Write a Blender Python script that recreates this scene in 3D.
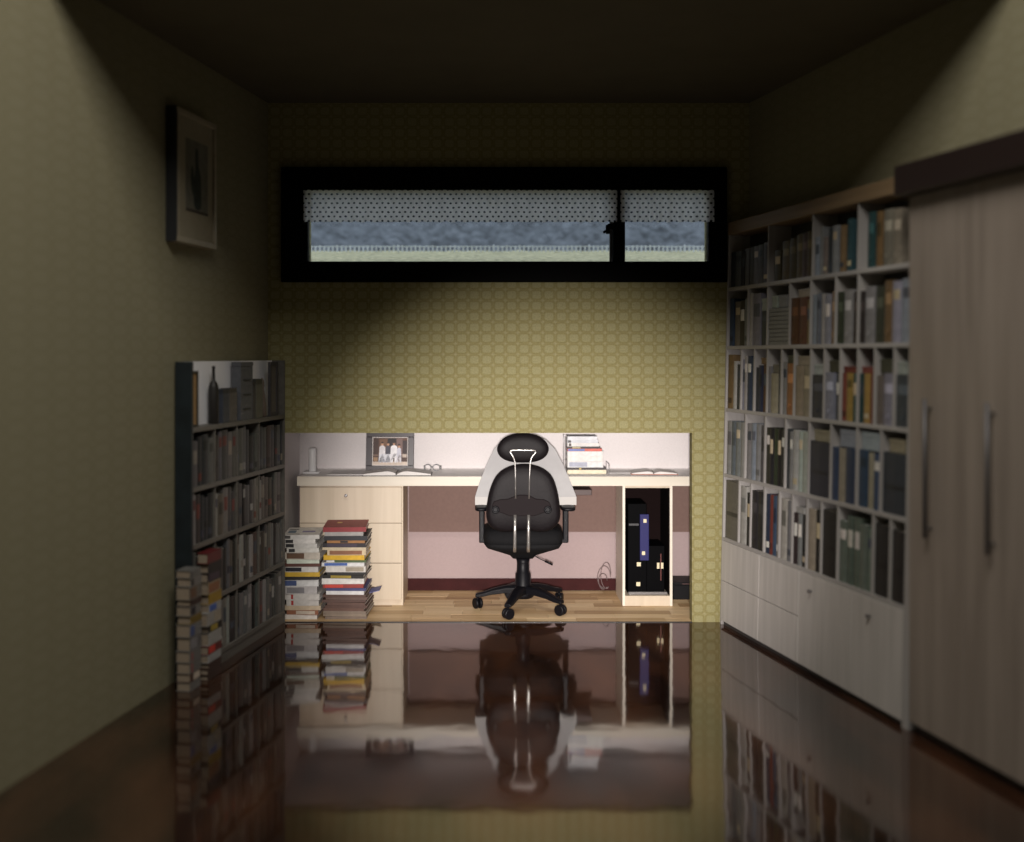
import bpy, bmesh, math, random
from mathutils import Vector, Matrix

for o in list(bpy.data.objects):
    bpy.data.objects.remove(o, do_unlink=True)
S = bpy.context.scene
C = S.collection
RND = random.Random(7)

# ------------------------------------------------------------------ camera
EYE = 1.24            # camera height (m)
F = 1077.0            # focal length in pixels of the 1024 px wide frame
PX, PY = 493.0, 355.0 # principal point
cd = bpy.data.cameras.new('camera')
cam = bpy.data.objects.new('camera', cd); C.objects.link(cam)
cam.location = (0, 0, EYE); cam.rotation_euler = (math.pi/2, 0, 0)
cd.sensor_width = 36; cd.lens = 36*F/1024
cd.shift_x = (512-PX)/1024; cd.shift_y = -(421-PY)/1024
cd.clip_start = .05
cd.dof.use_dof = True; cd.dof.focus_distance = 5.15; cd.dof.aperture_fstop = .68
S.camera = cam

# ------------------------------------------------------------------ world (overcast sky outside the window)
w = bpy.data.worlds.new('world'); S.world = w; w.use_nodes = True
bg = w.node_tree.nodes['Background']
bg.inputs[0].default_value = (.80, .88, 1.0, 1); bg.inputs[1].default_value = 1.2

# ------------------------------------------------------------------ lights (unseen: added spot behind the camera, soft one overhead)
def spot(name, loc, target, size, blend, power, col, rad):
    l = bpy.data.lights.new(name, 'SPOT'); o = bpy.data.objects.new(name, l); C.objects.link(o)
    o.location = loc
    o.rotation_euler = (Vector(target)-Vector(loc)).to_track_quat('-Z', 'Y').to_euler()
    l.spot_size = math.radians(size); l.spot_blend = blend; l.energy = power; l.color = col
    l.shadow_soft_size = rad
    return o
spot('desk_fill_spot', (-.03, -.3, 1.20), (.27, 5, .40), 29, 1.0, 1750, (1, .92, .87), .06)  # added unseen spot that brightens the desk alcove from the front
# big soft unseen overhead light inside the added shaft, front of the room
al = bpy.data.lights.new('overhead_soft_light', 'AREA'); ao = bpy.data.objects.new('overhead_soft_light', al); C.objects.link(ao)
al.shape = 'RECTANGLE'; al.size = 1.8; al.size_y = 1.2; al.energy = 92; al.color = (1, .95, .86)
ao.location = (.05, 1.45, 3.9); ao.rotation_euler = (Vector((.05, 3.1, .6))-ao.location).to_track_quat('-Z', 'Y').to_euler()

S.view_settings.view_transform = 'Standard'
S.view_settings.look = 'None'
S.view_settings.gamma = 1
S.view_settings.use_curve_mapping = False
S.view_settings.exposure = 0.0

# ------------------------------------------------------------------ helpers
def P(px, py, Y):
    return Vector(((px-PX)*Y/F, Y, EYE+(PY-py)*Y/F))
def X(px, Y): return (px-PX)*Y/F
def Z(py, Y): return EYE+(PY-py)*Y/F

MATS = {}
def new_mat(name):
    m = bpy.data.materials.new(name); m.use_nodes = True
    return m, m.node_tree.nodes, m.node_tree.links, m.node_tree.nodes['Principled BSDF']
def srgb(c):
    return tuple(((x/255)/12.92 if x/255 <= .04045 else ((x/255+.055)/1.055)**2.4) for x in c)+(1,)
def mat(name, col, rough=.55, metal=0, spec=.5, var=.0, scale=30, bump=0):
    """plain procedural material: colour (linear rgb) with noise variation"""
    if name in MATS: return MATS[name]
    m, n, l, p = new_mat(name)
    p.inputs['Roughness'].default_value = rough; p.inputs['Metallic'].default_value = metal
    p.inputs['Specular IOR Level'].default_value = spec
    if var:
        tc = n.new('ShaderNodeTexCoord'); ns = n.new('ShaderNodeTexNoise'); ns.inputs['Scale'].default_value = scale
        ns.inputs['Detail'].default_value = 4
        r = n.new('ShaderNodeValToRGB')
        r.color_ramp.elements[0].position = .3; r.color_ramp.elements[1].position = .7
        r.color_ramp.elements[0].color = tuple(max(0, c*(1-var)) for c in col[:3])+(1,)
        r.color_ramp.elements[1].color = tuple(min(1, c*(1+var)) for c in col[:3])+(1,)
        l.new(tc.outputs['Object'], ns.inputs['Vector']); l.new(ns.outputs['Fac'], r.inputs['Fac'])
        l.new(r.outputs['Color'], p.inputs['Base Color'])
        if bump:
            b = n.new('ShaderNodeBump'); b.inputs['Strength'].default_value = bump; b.inputs['Distance'].default_value = .002
            l.new(ns.outputs['Fac'], b.inputs['Height']); l.new(b.outputs['Normal'], p.inputs['Normal'])
    else:
        p.inputs['Base Color'].default_value = tuple(col[:3])+(1,)
    MATS[name] = m
    return m

def wood(name, c1, c2, rough=.5, grain='Z', scale=18, spec=.4):
    if name in MATS: return MATS[name]
    m, n, l, p = new_mat(name)
    tc = n.new('ShaderNodeTexCoord'); mp = n.new('ShaderNodeMapping')
    s = [scale]*3; s['XYZ'.index(grain)] = scale*.06
    mp.inputs['Scale'].default_value = s
    ns = n.new('ShaderNodeTexNoise'); ns.inputs['Scale'].default_value = 1.5; ns.inputs['Detail'].default_value = 6
    ns.inputs['Distortion'].default_value = .4
    r = n.new('ShaderNodeValToRGB')
    r.color_ramp.elements[0].position = .32; r.color_ramp.elements[0].color = tuple(c1)+(1,)
    r.color_ramp.elements[1].position = .68; r.color_ramp.elements[1].color = tuple(c2)+(1,)
    l.new(tc.outputs['Object'], mp.inputs['Vector']); l.new(mp.outputs['Vector'], ns.inputs['Vector'])
    l.new(ns.outputs['Fac'], r.inputs['Fac']); l.new(r.outputs['Color'], p.inputs['Base Color'])
    p.inputs['Roughness'].default_value = rough; p.inputs['Specular IOR Level'].default_value = spec
    MATS[name] = m
    return m

def wallpaper(name, lo, hi, mid, dotc, period=(.0578, .0502)):
    m, n, l, p = new_mat(name)
    def M(op, a, b=None):
        x = n.new('ShaderNodeMath'); x.operation = op
        for i, v in enumerate((a, b)):
            if v is None: continue
            if isinstance(v, (int, float)): x.inputs[i].default_value = v
            else: l.new(v, x.inputs[i])
        return x.outputs[0]
    uv = n.new('ShaderNodeUVMap'); uv.uv_map = 'UVMap'
    sp = n.new('ShaderNodeSeparateXYZ'); l.new(uv.outputs['UV'], sp.inputs[0])
    ax = M('ABSOLUTE', M('SUBTRACT', M('FRACT', M('MULTIPLY', sp.outputs[0], 1/period[0])), .5))
    ay = M('ABSOLUTE', M('SUBTRACT', M('FRACT', M('MULTIPLY', sp.outputs[1], 1/period[1])), .5))
    d = M('POWER', M('ADD', M('POWER', ax, 4), M('POWER', ay, 4)), .25)
    tile = n.new('ShaderNodeValToRGB')         # distance from the tile centre: pale tile, darker ring
    e = tile.color_ramp.elements
    e[0].position = 0; e[0].color = hi
    e[1].position = .31; e[1].color = hi
    for q, c in ((.385, lo), (.46, lo), (.5, mid)):
        k = e.new(q); k.color = c
    l.new(d, tile.inputs['Fac'])
    dot = n.new('ShaderNodeMapRange'); dot.inputs[1].default_value = .80; dot.inputs[2].default_value = .93
    l.new(M('ADD', ax, ay), dot.inputs[0])
    mx = n.new('ShaderNodeMix'); mx.data_type = 'RGBA'
    l.new(dot.outputs[0], mx.inputs['Factor']); l.new(tile.outputs[0], mx.inputs['A']); mx.inputs['B'].default_value = dotc
    ns = n.new('ShaderNodeTexNoise'); ns.inputs['Scale'].default_value = 160; ns.inputs['Detail'].default_value = 3
    l.new(uv.outputs['UV'], ns.inputs['Vector'])
    hv = n.new('ShaderNodeMapRange'); hv.inputs[1].default_value = .25; hv.inputs[2].default_value = .75
    hv.inputs[3].default_value = .82; hv.inputs[4].default_value = 1.18
    l.new(ns.outputs['Fac'], hv.inputs[0])
    mm = n.new('ShaderNodeMix'); mm.data_type = 'RGBA'; mm.blend_type = 'MULTIPLY'; mm.inputs['Factor'].default_value = 1
    l.new(mx.outputs['Result'], mm.inputs['A']); l.new(hv.outputs[0], mm.inputs['B'])
    l.new(mm.outputs['Result'], p.inputs['Base Color'])
    p.inputs['Roughness'].default_value = .75; p.inputs['Specular IOR Level'].default_value = .2
    return m
WALLP = wallpaper('wallpaper', (0.220, 0.192, 0.080, 1), (0.266, 0.245, 0.124, 1), (0.242, 0.214, 0.096, 1), (0.276, 0.250, 0.132, 1))
WALLS = wallpaper('side_wallpaper', (0.212, 0.193, 0.122, 1), (0.226, 0.208, 0.136, 1), (0.219, 0.200, 0.128, 1), (0.228, 0.209, 0.138, 1), (.116, .05))

def floor_mat():
    m, n, l, p = new_mat('dark_glossy_floor')
    tc = n.new('ShaderNodeTexCoord'); mp = n.new('ShaderNodeMapping')
    mp.inputs['Scale'].default_value = (1.6, .55, 1); mp.inputs['Rotation'].default_value = (0, 0, .5)
    ns = n.new('ShaderNodeTexNoise'); ns.inputs['Scale'].default_value = 2.4; ns.inputs['Detail'].default_value = 5
    r = n.new('ShaderNodeValToRGB')
    r.color_ramp.elements[0].position = .38; r.color_ramp.elements[0].color = (.010, .0045, .003, 1)
    r.color_ramp.elements[1].position = .66; r.color_ramp.elements[1].color = (.060, .024, .012, 1)
    l.new(tc.outputs['Object'], mp.inputs['Vector']); l.new(mp.outputs['Vector'], ns.inputs['Vector'])
    l.new(ns.outputs['Fac'], r.inputs['Fac']); l.new(r.outputs['Color'], p.inputs['Base Color'])
    p.inputs['Roughness'].default_value = .06
    p.inputs['IOR'].default_value = 2.35
    n2 = n.new('ShaderNodeTexNoise'); n2.inputs['Scale'].default_value = 9; n2.inputs['Detail'].default_value = 2
    l.new(tc.outputs['Object'], n2.inputs['Vector'])
    b = n.new('ShaderNodeBump'); b.inputs['Strength'].default_value = .05; b.inputs['Distance'].default_value = .01
    l.new(n2.outputs['Fac'], b.inputs['Height']); l.new(b.outputs['Normal'], p.inputs['Normal'])
    return m

def glass_mat():
    m, n, l, p = new_mat('window_glass')
    out = n['Material Output']
    t = n.new('ShaderNodeBsdfTransparent'); g = n.new('ShaderNodeBsdfGlossy'); g.inputs['Roughness'].default_value = .02
    t.inputs[0].default_value = (.93, .96, .98, 1)
    fr = n.new('ShaderNodeFresnel'); fr.inputs[0].default_value = 1.45
    mx = n.new('ShaderNodeMixShader'); l.new(fr.outputs[0], mx.inputs[0]); l.new(t.outputs[0], mx.inputs[1]); l.new(g.outputs[0], mx.inputs[2])
    l.new(mx.outputs[0], out.inputs[0])
    return m

def lace_mat():
    m, n, l, p = new_mat('dotted_lace')
    out = n['Material Output']
    def M(op, a, b=None):
        x = n.new('ShaderNodeMath'); x.operation = op
        for i, v in enumerate((a, b)):
            if v is None: continue
            if isinstance(v, (int, float)): x.inputs[i].default_value = v
            else: l.new(v, x.inputs[i])
        return x.outputs[0]
    uv = n.new('ShaderNodeUVMap'); uv.uv_map = 'UVMap'
    sp = n.new('ShaderNodeSeparateXYZ'); l.new(uv.outputs['UV'], sp.inputs[0])
    v = M('MULTIPLY', sp.outputs[1], 1/.0205)
    u = M('ADD', M('MULTIPLY', sp.outputs[0], 1/.026), M('MULTIPLY', M('MODULO', M('FLOOR', v), 2), .5))
    fx = M('SUBTRACT', M('FRACT', u), .5); fy = M('SUBTRACT', M('FRACT', v), .5)
    d = M('SQRT', M('ADD', M('MULTIPLY', fx, fx), M('MULTIPLY', fy, fy)))
    k = M('LESS_THAN', d, .22)
    mx = n.new('ShaderNodeMix'); mx.data_type = 'RGBA'; l.new(k, mx.inputs['Factor'])
    mx.inputs['A'].default_value = (.82, .78, .76, 1); mx.inputs['B'].default_value = (.012, .012, .015, 1)
    df = n.new('ShaderNodeBsdfDiffuse'); tr = n.new('ShaderNodeBsdfTranslucent'); tp = n.new('ShaderNodeBsdfTransparent')
    l.new(mx.outputs['Result'], df.inputs[0]); l.new(mx.outputs['Result'], tr.inputs[0])
    a = n.new('ShaderNodeMixShader'); a.inputs[0].default_value = .75; l.new(df.outputs[0], a.inputs[1]); l.new(tr.outputs[0], a.inputs[2])
    b = n.new('ShaderNodeMixShader'); b.inputs[0].default_value = .15; l.new(a.outputs[0], b.inputs[1]); l.new(tp.outputs[0], b.inputs[2])
    l.new(b.outputs[0], out.inputs[0])
    return m

# ---- mesh building
def box(bm, x0, x1, y0, y1, z0, z1, mi=0):
    vs = [bm.verts.new(p) for p in ((x0,y0,z0),(x1,y0,z0),(x1,y1,z0),(x0,y1,z0),(x0,y0,z1),(x1,y0,z1),(x1,y1,z1),(x0,y1,z1))]
    for f in ((3,2,1,0),(4,5,6,7),(0,1,5,4),(1,2,6,5),(2,3,7,6),(3,0,4,7)):
        fc = bm.faces.new([vs[i] for i in f]); fc.material_index = mi
    return vs
def prism(bm, pts, axis, a0, a1, mi=0):
    """extrude a 2D polygon; axis 'y': pts=(x,z); 'z': pts=(x,y); 'x': pts=(y,z)"""
    def mk(p, a):
        return {'y': (p[0], a, p[1]), 'z': (p[0], p[1], a), 'x': (a, p[0], p[1])}[axis]
    A = [bm.verts.new(mk(p, a0)) for p in pts]; B = [bm.verts.new(mk(p, a1)) for p in pts]
    n = len(pts); fs = [bm.faces.new(A), bm.faces.new(B[::-1])]
    for i in range(n):
        fs.append(bm.faces.new((A[i], B[i], B[(i+1) % n], A[(i+1) % n])))
    for f in fs: f.material_index = mi
def tube(bm, pts, r, n=8, mi=0, caps=True):
    pts = [Vector(p) for p in pts]; rings = []
    rs = r if isinstance(r, (list, tuple)) else [r]*len(pts)
    up = None
    for i, p in enumerate(pts):
        t = (pts[min(i+1, len(pts)-1)]-pts[max(i-1, 0)]).normalized()
        if up is None:
            up = Vector((0, 0, 1)) if abs(t.z) < .9 else Vector((0, 1, 0))
        a = t.cross(up).normalized(); up = a.cross(t).normalized()
        rings.append([bm.verts.new(p+(a*math.cos(q)+up*math.sin(q))*rs[i]) for q in (2*math.pi*k/n for k in range(n))])
    for A, B in zip(rings, rings[1:]):
        for k in range(n):
            f = bm.faces.new((A[k], A[(k+1) % n], B[(k+1) % n], B[k])); f.smooth = True; f.material_index = mi
    if caps:
        for R_ in (rings[0][::-1], rings[-1]):
            bm.faces.new(R_).material_index = mi
def lathe(bm, prof, n=20, mi=0, cx=0, cy=0):
    rings = [[bm.verts.new((cx+r*math.cos(2*math.pi*k/n), cy+r*math.sin(2*math.pi*k/n), z)) for k in range(n)] for r, z in prof]
    for A, B in zip(rings, rings[1:]):
        for k in range(n):
            f = bm.faces.new((A[k], A[(k+1) % n], B[(k+1) % n], B[k])); f.smooth = True; f.material_index = mi
    bm.faces.new(rings[0][::-1]).material_index = mi; bm.faces.new(rings[-1]).material_index = mi
def pillow(bm, outline, thick, curv=0, plane='xz', power=3.0, rings=6, curvz=0):
    """closed cushion: outline polygon about the origin, thickness in the 3rd axis"""
    n = len(outline)
    cx = sum(p[0] for p in outline)/n; cy = sum(p[1] for p in outline)/n
    def mk(a, b, t):
        t += curv*(a-cx)**2+curvz*(b-cy)**2
        return (a, t, b) if plane == 'xz' else (a, b, t)
    prev = None
    prof = []
    for i in range(rings+1):
        s = i/rings; r = math.sin(s*math.pi/2); prof.append((r, (max(0, 1-r**power))**(1/power)))
    for sgn in (-1, 1):
        ctr = bm.verts.new(mk(cx, cy, sgn*thick/2)); last = None
        for (r, h) in prof[1:-1]:
            ring = [bm.verts.new(mk(cx+(p[0]-cx)*r, cy+(p[1]-cy)*r, sgn*h*thick/2)) for p in outline]
            for k in range(n):
                if last is None: f = bm.faces.new((ctr, ring[k], ring[(k+1) % n]))
                else: f = bm.faces.new((last[k], ring[k], ring[(k+1) % n], last[(k+1) % n]))
                f.smooth = True
            last = ring
        if sgn < 0:
            edge = [bm.verts.new(mk(p[0], p[1], 0)) for p in outline]
        for k in range(n):
            f = bm.faces.new((last[k], edge[k], edge[(k+1) % n], last[(k+1) % n])); f.smooth = True
def blob(pts, n=40):
    """smooth closed Catmull-Rom through pts"""
    out = []; m = len(pts); per = max(1, n//m)
    for i in range(m):
        p0, p1, p2, p3 = (Vector(pts[(i+k-1) % m]) for k in range(4))
        for j in range(per):
            t = j/per
            out.append(tuple(.5*((2*p1)+(p2-p0)*t+(2*p0-5*p1+4*p2-p3)*t*t+(3*p1-p0-3*p2+p3)*t**3)))
    return out

def link(name, bm, mats, parent=None, matrix=None, bevel=0, uv=None):
    bmesh.ops.recalc_face_normals(bm, faces=bm.faces[:])
    if uv:
        L = bm.loops.layers.uv.new('UVMap')
        for f in bm.faces:
            for lp in f.loops: lp[L].uv = uv(lp.vert.co)
    me = bpy.data.meshes.new(name); bm.to_mesh(me); bm.free()
    for m in (mats if isinstance(mats, (list, tuple)) else [mats]): me.materials.append(m)
    o = bpy.data.objects.new(name, me); C.objects.link(o)
    if parent: o.parent = parent
    if matrix is not None: o.matrix_local = matrix
    if bevel:
        b = o.modifiers.new('bevel', 'BEVEL'); b.width = bevel; b.segments = 2; b.limit_method = 'ANGLE'
    return o
def B(): return bmesh.new()
def boxobj(name, ext, m, parent=None, bevel=0, matrix=None):
    bm = B(); box(bm, *ext); return link(name, bm, m, parent, matrix, bevel)
def thing(name, label, cat, loc=(0,0,0), rotz=0, group=None, matrix=None):
    o = bpy.data.objects.new(name, None); C.objects.link(o); o.empty_display_size = .05
    if matrix is not None: o.matrix_world = matrix
    else: o.location = loc; o.rotation_euler = (0, 0, rotz)
    return tag(o, label, cat, group)
def tag(o, label, cat, group=None):
    o['label'] = label; o['category'] = cat
    if group: o['group'] = group
    return o
def struct(o, label=None):
    o['kind'] = 'structure'
    if label: o['label'] = label
    return o
ORD = 'first second third fourth fifth sixth seventh eighth ninth tenth eleventh twelfth thirteenth fourteenth fifteenth sixteenth seventeenth eighteenth nineteenth twentieth twenty-first twenty-second twenty-third twenty-fourth twenty-fifth twenty-sixth twenty-seventh twenty-eighth twenty-ninth thirtieth thirty-first thirty-second thirty-third thirty-fourth'.split()

# ------------------------------------------------------------------ room geometry
BACK = 5.0; ALC = 5.68; CEIL = EYE+1.17; FRONT = -2.4
def xl(y): return -1.045-.18*(5-y)          # left wall
def xr(y): return 1.19+.227*(5-y)           # right wall
WOPEN = (X(309,5), X(707,5), Z(262,5), Z(191,5))   # window opening
AOPEN = (X(281,5), X(692,5), Z(433,5))             # alcove opening

# materials of the shell
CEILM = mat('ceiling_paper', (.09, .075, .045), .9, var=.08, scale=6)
WHITEP = mat('alcove_paint', (.70, .665, .665), .8, var=.04, scale=140, bump=.15)
FRAME_BLACK = mat('black_window_paint', (.0015, .0015, .0015), .6, spec=.05)

bm = B()
box(bm, xl(FRONT), xr(FRONT), FRONT, 5.0, -.05, 0)
struct(link('floor', bm, floor_mat()), 'dark brown floor polished like a mirror')
CEIL_END = 3.22        # the ceiling stops here; an added closed shaft above keeps out sky light
bm = B(); box(bm, xl(CEIL_END)-.06, xr(CEIL_END)+.06, CEIL_END, 5.06, CEIL, CEIL+.05)
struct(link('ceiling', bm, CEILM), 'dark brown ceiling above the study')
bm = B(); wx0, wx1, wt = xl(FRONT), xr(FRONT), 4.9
box(bm, wx0-.05, wx0, FRONT, CEIL_END+.05, CEIL, wt); box(bm, wx1, wx1+.05, FRONT, CEIL_END+.05, CEIL, wt)
box(bm, wx0, wx1, FRONT-.05, FRONT, CEIL, wt); box(bm, wx0, wx1, CEIL_END, CEIL_END+.05, CEIL+.05, wt)
box(bm, wx0-.05, wx1+.05, FRONT-.05, CEIL_END+.05, wt, wt+.05)  # cap of the added shaft, closed so no sky light leaks in
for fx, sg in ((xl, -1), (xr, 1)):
    prism(bm, [(fx(FRONT)+sg*.06, FRONT), (fx(CEIL_END)+sg*.06, CEIL_END), (fx(FRONT)+sg*.06, CEIL_END)], 'z', CEIL-.03, CEIL)
struct(link('wall_added_shaft', bm, mat('added_shaft_dark', (.06, .055, .05), .9)), 'dark added shaft over the front of the room, blocking sky light')

def side_wall(name, fx, sgn, label):
    bm = B()
    pts = [(fx(FRONT), FRONT), (fx(5.0), 5.0), (fx(5.0)+sgn*.06, 5.0), (fx(FRONT)+sgn*.06, FRONT)]
    prism(bm, pts, 'z', 0, CEIL)
    struct(link(name, bm, WALLS, uv=lambda c: (c.y*1.02, c.z)), label)
side_wall('wall_left', xl, -1, 'olive wallpapered left wall')
side_wall('wall_right', xr, 1, 'olive wallpapered right wall')
bm = B(); box(bm, xl(FRONT), xr(FRONT), FRONT-.06, FRONT, 0, CEIL)
struct(link('wall_front', bm, WALLP, uv=lambda c: (c.x, c.z)), 'olive wallpapered wall behind the viewer')
bm = B()
L0, R0 = xl(5)-.06, xr(5)+.06
for e in ((L0, R0, WOPEN[3], CEIL), (L0, WOPEN[0], WOPEN[2], WOPEN[3]), (WOPEN[1], R0, WOPEN[2], WOPEN[3]),
          (L0, R0, AOPEN[2], WOPEN[2]), (L0, AOPEN[0], 0, AOPEN[2]), (AOPEN[1], R0, 0, AOPEN[2])):
    box(bm, e[0], e[1], 5.0, 5.06, e[2], e[3])
struct(link('wall_back', bm, WALLP, uv=lambda c: (c.x, c.z+.012)), 'olive patterned wallpapered back wall under the window')
# alcove shell
AL, AR = -1.02, 1.12
bm = B()
box(bm, AL-.03, AR+.03, ALC, ALC+.04, 0, AOPEN[2]+.03)
box(bm, AL-.04, AL, 5.06, ALC, 0, AOPEN[2]+.03)
box(bm, AR, AR+.04, 5.06, ALC, 0, AOPEN[2]+.03)
box(bm, AL, AR, 5.06, ALC, AOPEN[2], AOPEN[2]+.03)
struct(link('wall_alcove', bm, WHITEP), 'off-white walls of the desk alcove')
bm = B(); box(bm, AL, AR, ALC-.006, ALC, Z(578, ALC), .60)  # added board; its pinkish colour paints the shade below the desktop
struct(link('shade_board_1', bm, mat('under_desk_shade_pink', (.37, .285, .285), .8, var=.04, scale=140)), 'pinkish board painted as the shade under the desk')
BASEB = mat('dark_red_baseboard', (.040, .009, .009), .6, spec=.1, var=.15, scale=20)
bm = B(); box(bm, AL, AR, ALC-.014, ALC, 0, Z(578, ALC)); box(bm, AL, AL+.014, 5.06, ALC-.014, 0, Z(578, ALC))
struct(link('baseboard_alcove', bm, BASEB, bevel=.003), 'dark red baseboard behind the desk')
# parquet of the alcove, plank by plank
root = bpy.data.objects.new('floor_alcove', None); C.objects.link(root); struct(root, 'light oak parquet under the desk')
boxobj('subfloor', (AL, AR, 5.0, ALC, -.05, -.004), mat('subfloor', (.10, .06, .035), .7), root)
boxobj('threshold', (AOPEN[0], AOPEN[1], 4.992, 5.0, -.004, .003), mat('threshold_dark', (.02, .018, .018), .4), root)
PK = [wood('parquet_%d' % i, c1, c2, .5, 'X', 16) for i, (c1, c2) in enumerate((
    ((.46,.30,.15), (.60,.42,.23)), ((.56,.39,.21), (.70,.51,.30)), ((.36,.22,.105), (.50,.34,.18)), ((.62,.45,.25), (.76,.57,.35))))]
rowh = .0755
for r in range(9):
    y0 = 5.0+r*rowh; y1 = min(y0+rowh-.0012, ALC-.014)
    x = AL+.014-RND.uniform(0, .2)
    while x < AR:
        x1 = x+RND.choice((.19, .23, .27, .31))
        a, b = max(x, AL+.014), min(x1, AR)
        if b-a > .02:
            boxobj('plank', (a, b-.0012, y0, y1, -.004, RND.choice((0, .0003, .0006))), PK[RND.randrange(4)], root)
        x = x1

# ------------------------------------------------------------------ window
win = bpy.data.objects.new('window_1', None); C.objects.link(win); win.location = (0, 5, WOPEN[2]); struct(win, 'wide black framed window high on the back wall')
def wpart(name, ext, m, bevel=0):
    e = list(ext); e[2] -= 5; e[3] -= 5; e[4] -= WOPEN[2]; e[5] -= WOPEN[2]
    return boxobj(name, e, m, win, bevel)
FO = (X(281,4.97), X(727,4.97), Z(282,4.97), Z(167,4.97))
wpart('frame_rail', (FO[0], FO[1], 4.965, 5.0, FO[2], WOPEN[2]), FRAME_BLACK, .004)
wpart('frame_rail', (FO[0], FO[1], 4.965, 5.0, WOPEN[3], FO[3]), FRAME_BLACK, .004)
wpart('frame_stile', (FO[0], WOPEN[0], 4.965, 5.0, WOPEN[2], WOPEN[3]), FRAME_BLACK, .004)
wpart('frame_stile', (WOPEN[1], FO[1], 4.965, 5.0, WOPEN[2], WOPEN[3]), FRAME_BLACK, .004)
wpart('mullion', (X(613,4.98), X(625,4.98), 4.972, 5.05, WOPEN[2], WOPEN[3]), FRAME_BLACK, .003)
wpart('sash_stile', (X(609.5,5.02), X(612,5.02), 5.01, 5.03, WOPEN[2], WOPEN[3]), mat('grey_sash', (.06, .06, .065), .4))
bm = B(); y0, z0 = -.05, Z(226,4.95)-WOPEN[2]
box(bm, X(608,4.95), X(621,4.95), y0+.01, y0+.03, z0-.012, z0+.012)
box(bm, X(606,4.95), X(610,4.95), y0, y0+.015, z0-.035, z0+.006)
tube(bm, [(X(607,4.95), y0+.004, z0-.02), (X(603.5,4.95), y0-.004, z0-.03)], .006)
link('latch', bm, FRAME_BLACK, win, bevel=.002)
GL = glass_mat()
wpart('pane', (WOPEN[0], X(613,5.02), 5.018, 5.022, WOPEN[2], WOPEN[3]), GL)
wpart('pane', (X(625,5.035), WOPEN[1], 5.033, 5.037, WOPEN[2], WOPEN[3]), GL)
# lace valances in front of the glass
LACE = lace_mat()
def valance(px0, px1, label):
    bm = B(); n = 160; Y = 4.945; z1 = Z(190, Y); zb = Z(221.5, Y); x0, x1 = X(px0, Y), X(px1, Y); rows = []
    for j in range(5):
        row = []
        for i in range(n+1):
            u = x0+(x1-x0)*i/n; t = j/4
            yy = Y+(.005+.005*t)*math.sin(u*125+2.2*math.sin(u*17))
            zz = z1+(zb-z1)*t - (.003*abs(math.sin(u*60)) if j == 4 else 0)
            row.append(bm.verts.new((u, yy, zz)))
        rows.append(row)
    for A, Bq in zip(rows, rows[1:]):
        for i in range(n):
            f = bm.faces.new((A[i], A[i+1], Bq[i+1], Bq[i])); f.smooth = True
    o = link('lace_valance', bm, LACE, uv=lambda c: (c.x, c.z))
    tag(o, label, 'curtain', 'lace valances in the window')
valance(303, 617.5, 'long dotted white lace valance over the wide window pane')
valance(620.5, 714, 'short dotted white lace valance over the narrow right window pane')
# outside
bm = B(); N = 90; J = 10
prof = [(5.15+1.25*j/J, 1.676+.184*j/J) for j in range(J+1)]
ring = prof+[(6.4, -.05), (5.80, -.05), (5.80, 1.60), (5.15, 1.60)]
cols_ = []
for i in range(N+1):
    x = -2.4+i*5.0/N
    cols_.append([bm.verts.new((x, y, z+(RND.uniform(-.005, .005) if k <= J else 0))) for k, (y, z) in enumerate(ring)])
for A, Bq in zip(cols_, cols_[1:]):
    for k in range(len(ring)):
        k2 = (k+1) % len(ring); bm.faces.new((A[k], A[k2], Bq[k2], Bq[k]))
bm.faces.new(cols_[0]); bm.faces.new(cols_[-1][::-1])
o = link('ground_bank', bm, mat('dry_grass', (.50, .46, .27), .9, var=.45, scale=38)); struct(o, 'pale dry grass bank outside the window')
fen = thing('picket_fence', 'low white picket fence outside on top of the grass bank', 'fence', (0, 6.2, 1.838))
FW = mat('white_fence_paint', (.80, .82, .85), .6)
boxobj('rail', (-2.3, 2.5, -.003, .003, .024, .029), FW, fen)
bm = B(); x = -2.3
while x < 2.5:
    box(bm, x, x+.008, -.006, -.003, -.004, .030+RND.uniform(-.002, .004)); x += .025
k = link('pickets', bm, FW, fen); k['kind'] = 'stuff'
for i in range(9): boxobj('post', (-2.2+i*.55, -2.191+i*.55, .003, .010, -.004, .038), FW, fen)
bm = B(); N = 130; M_ = 40; rows = []
for j in range(M_+1):
    y = 6.45+j*.085; row = []
    for i in range(N+1):
        xx = -3.6+i*7.2/N
        h = 1.73+(y-6.45)*.335+.05*math.sin(xx*1.9+y*1.6)+.035*math.sin(xx*5.3-y*3.7)+RND.uniform(-.035, .035)
        row.append(bm.verts.new((xx, y, h)))
    rows.append(row)
for A, Bq in zip(rows, rows[1:]):
    for i in range(N): bm.faces.new((A[i], A[i+1], Bq[i+1], Bq[i])).smooth = True
o = link('ground_hillside', bm, mat('hill_scrub', (.13, .14, .15), .95, var=.6, scale=16)); struct(o, 'hazy blue-grey scrubby hillside beyond the fence')

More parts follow.
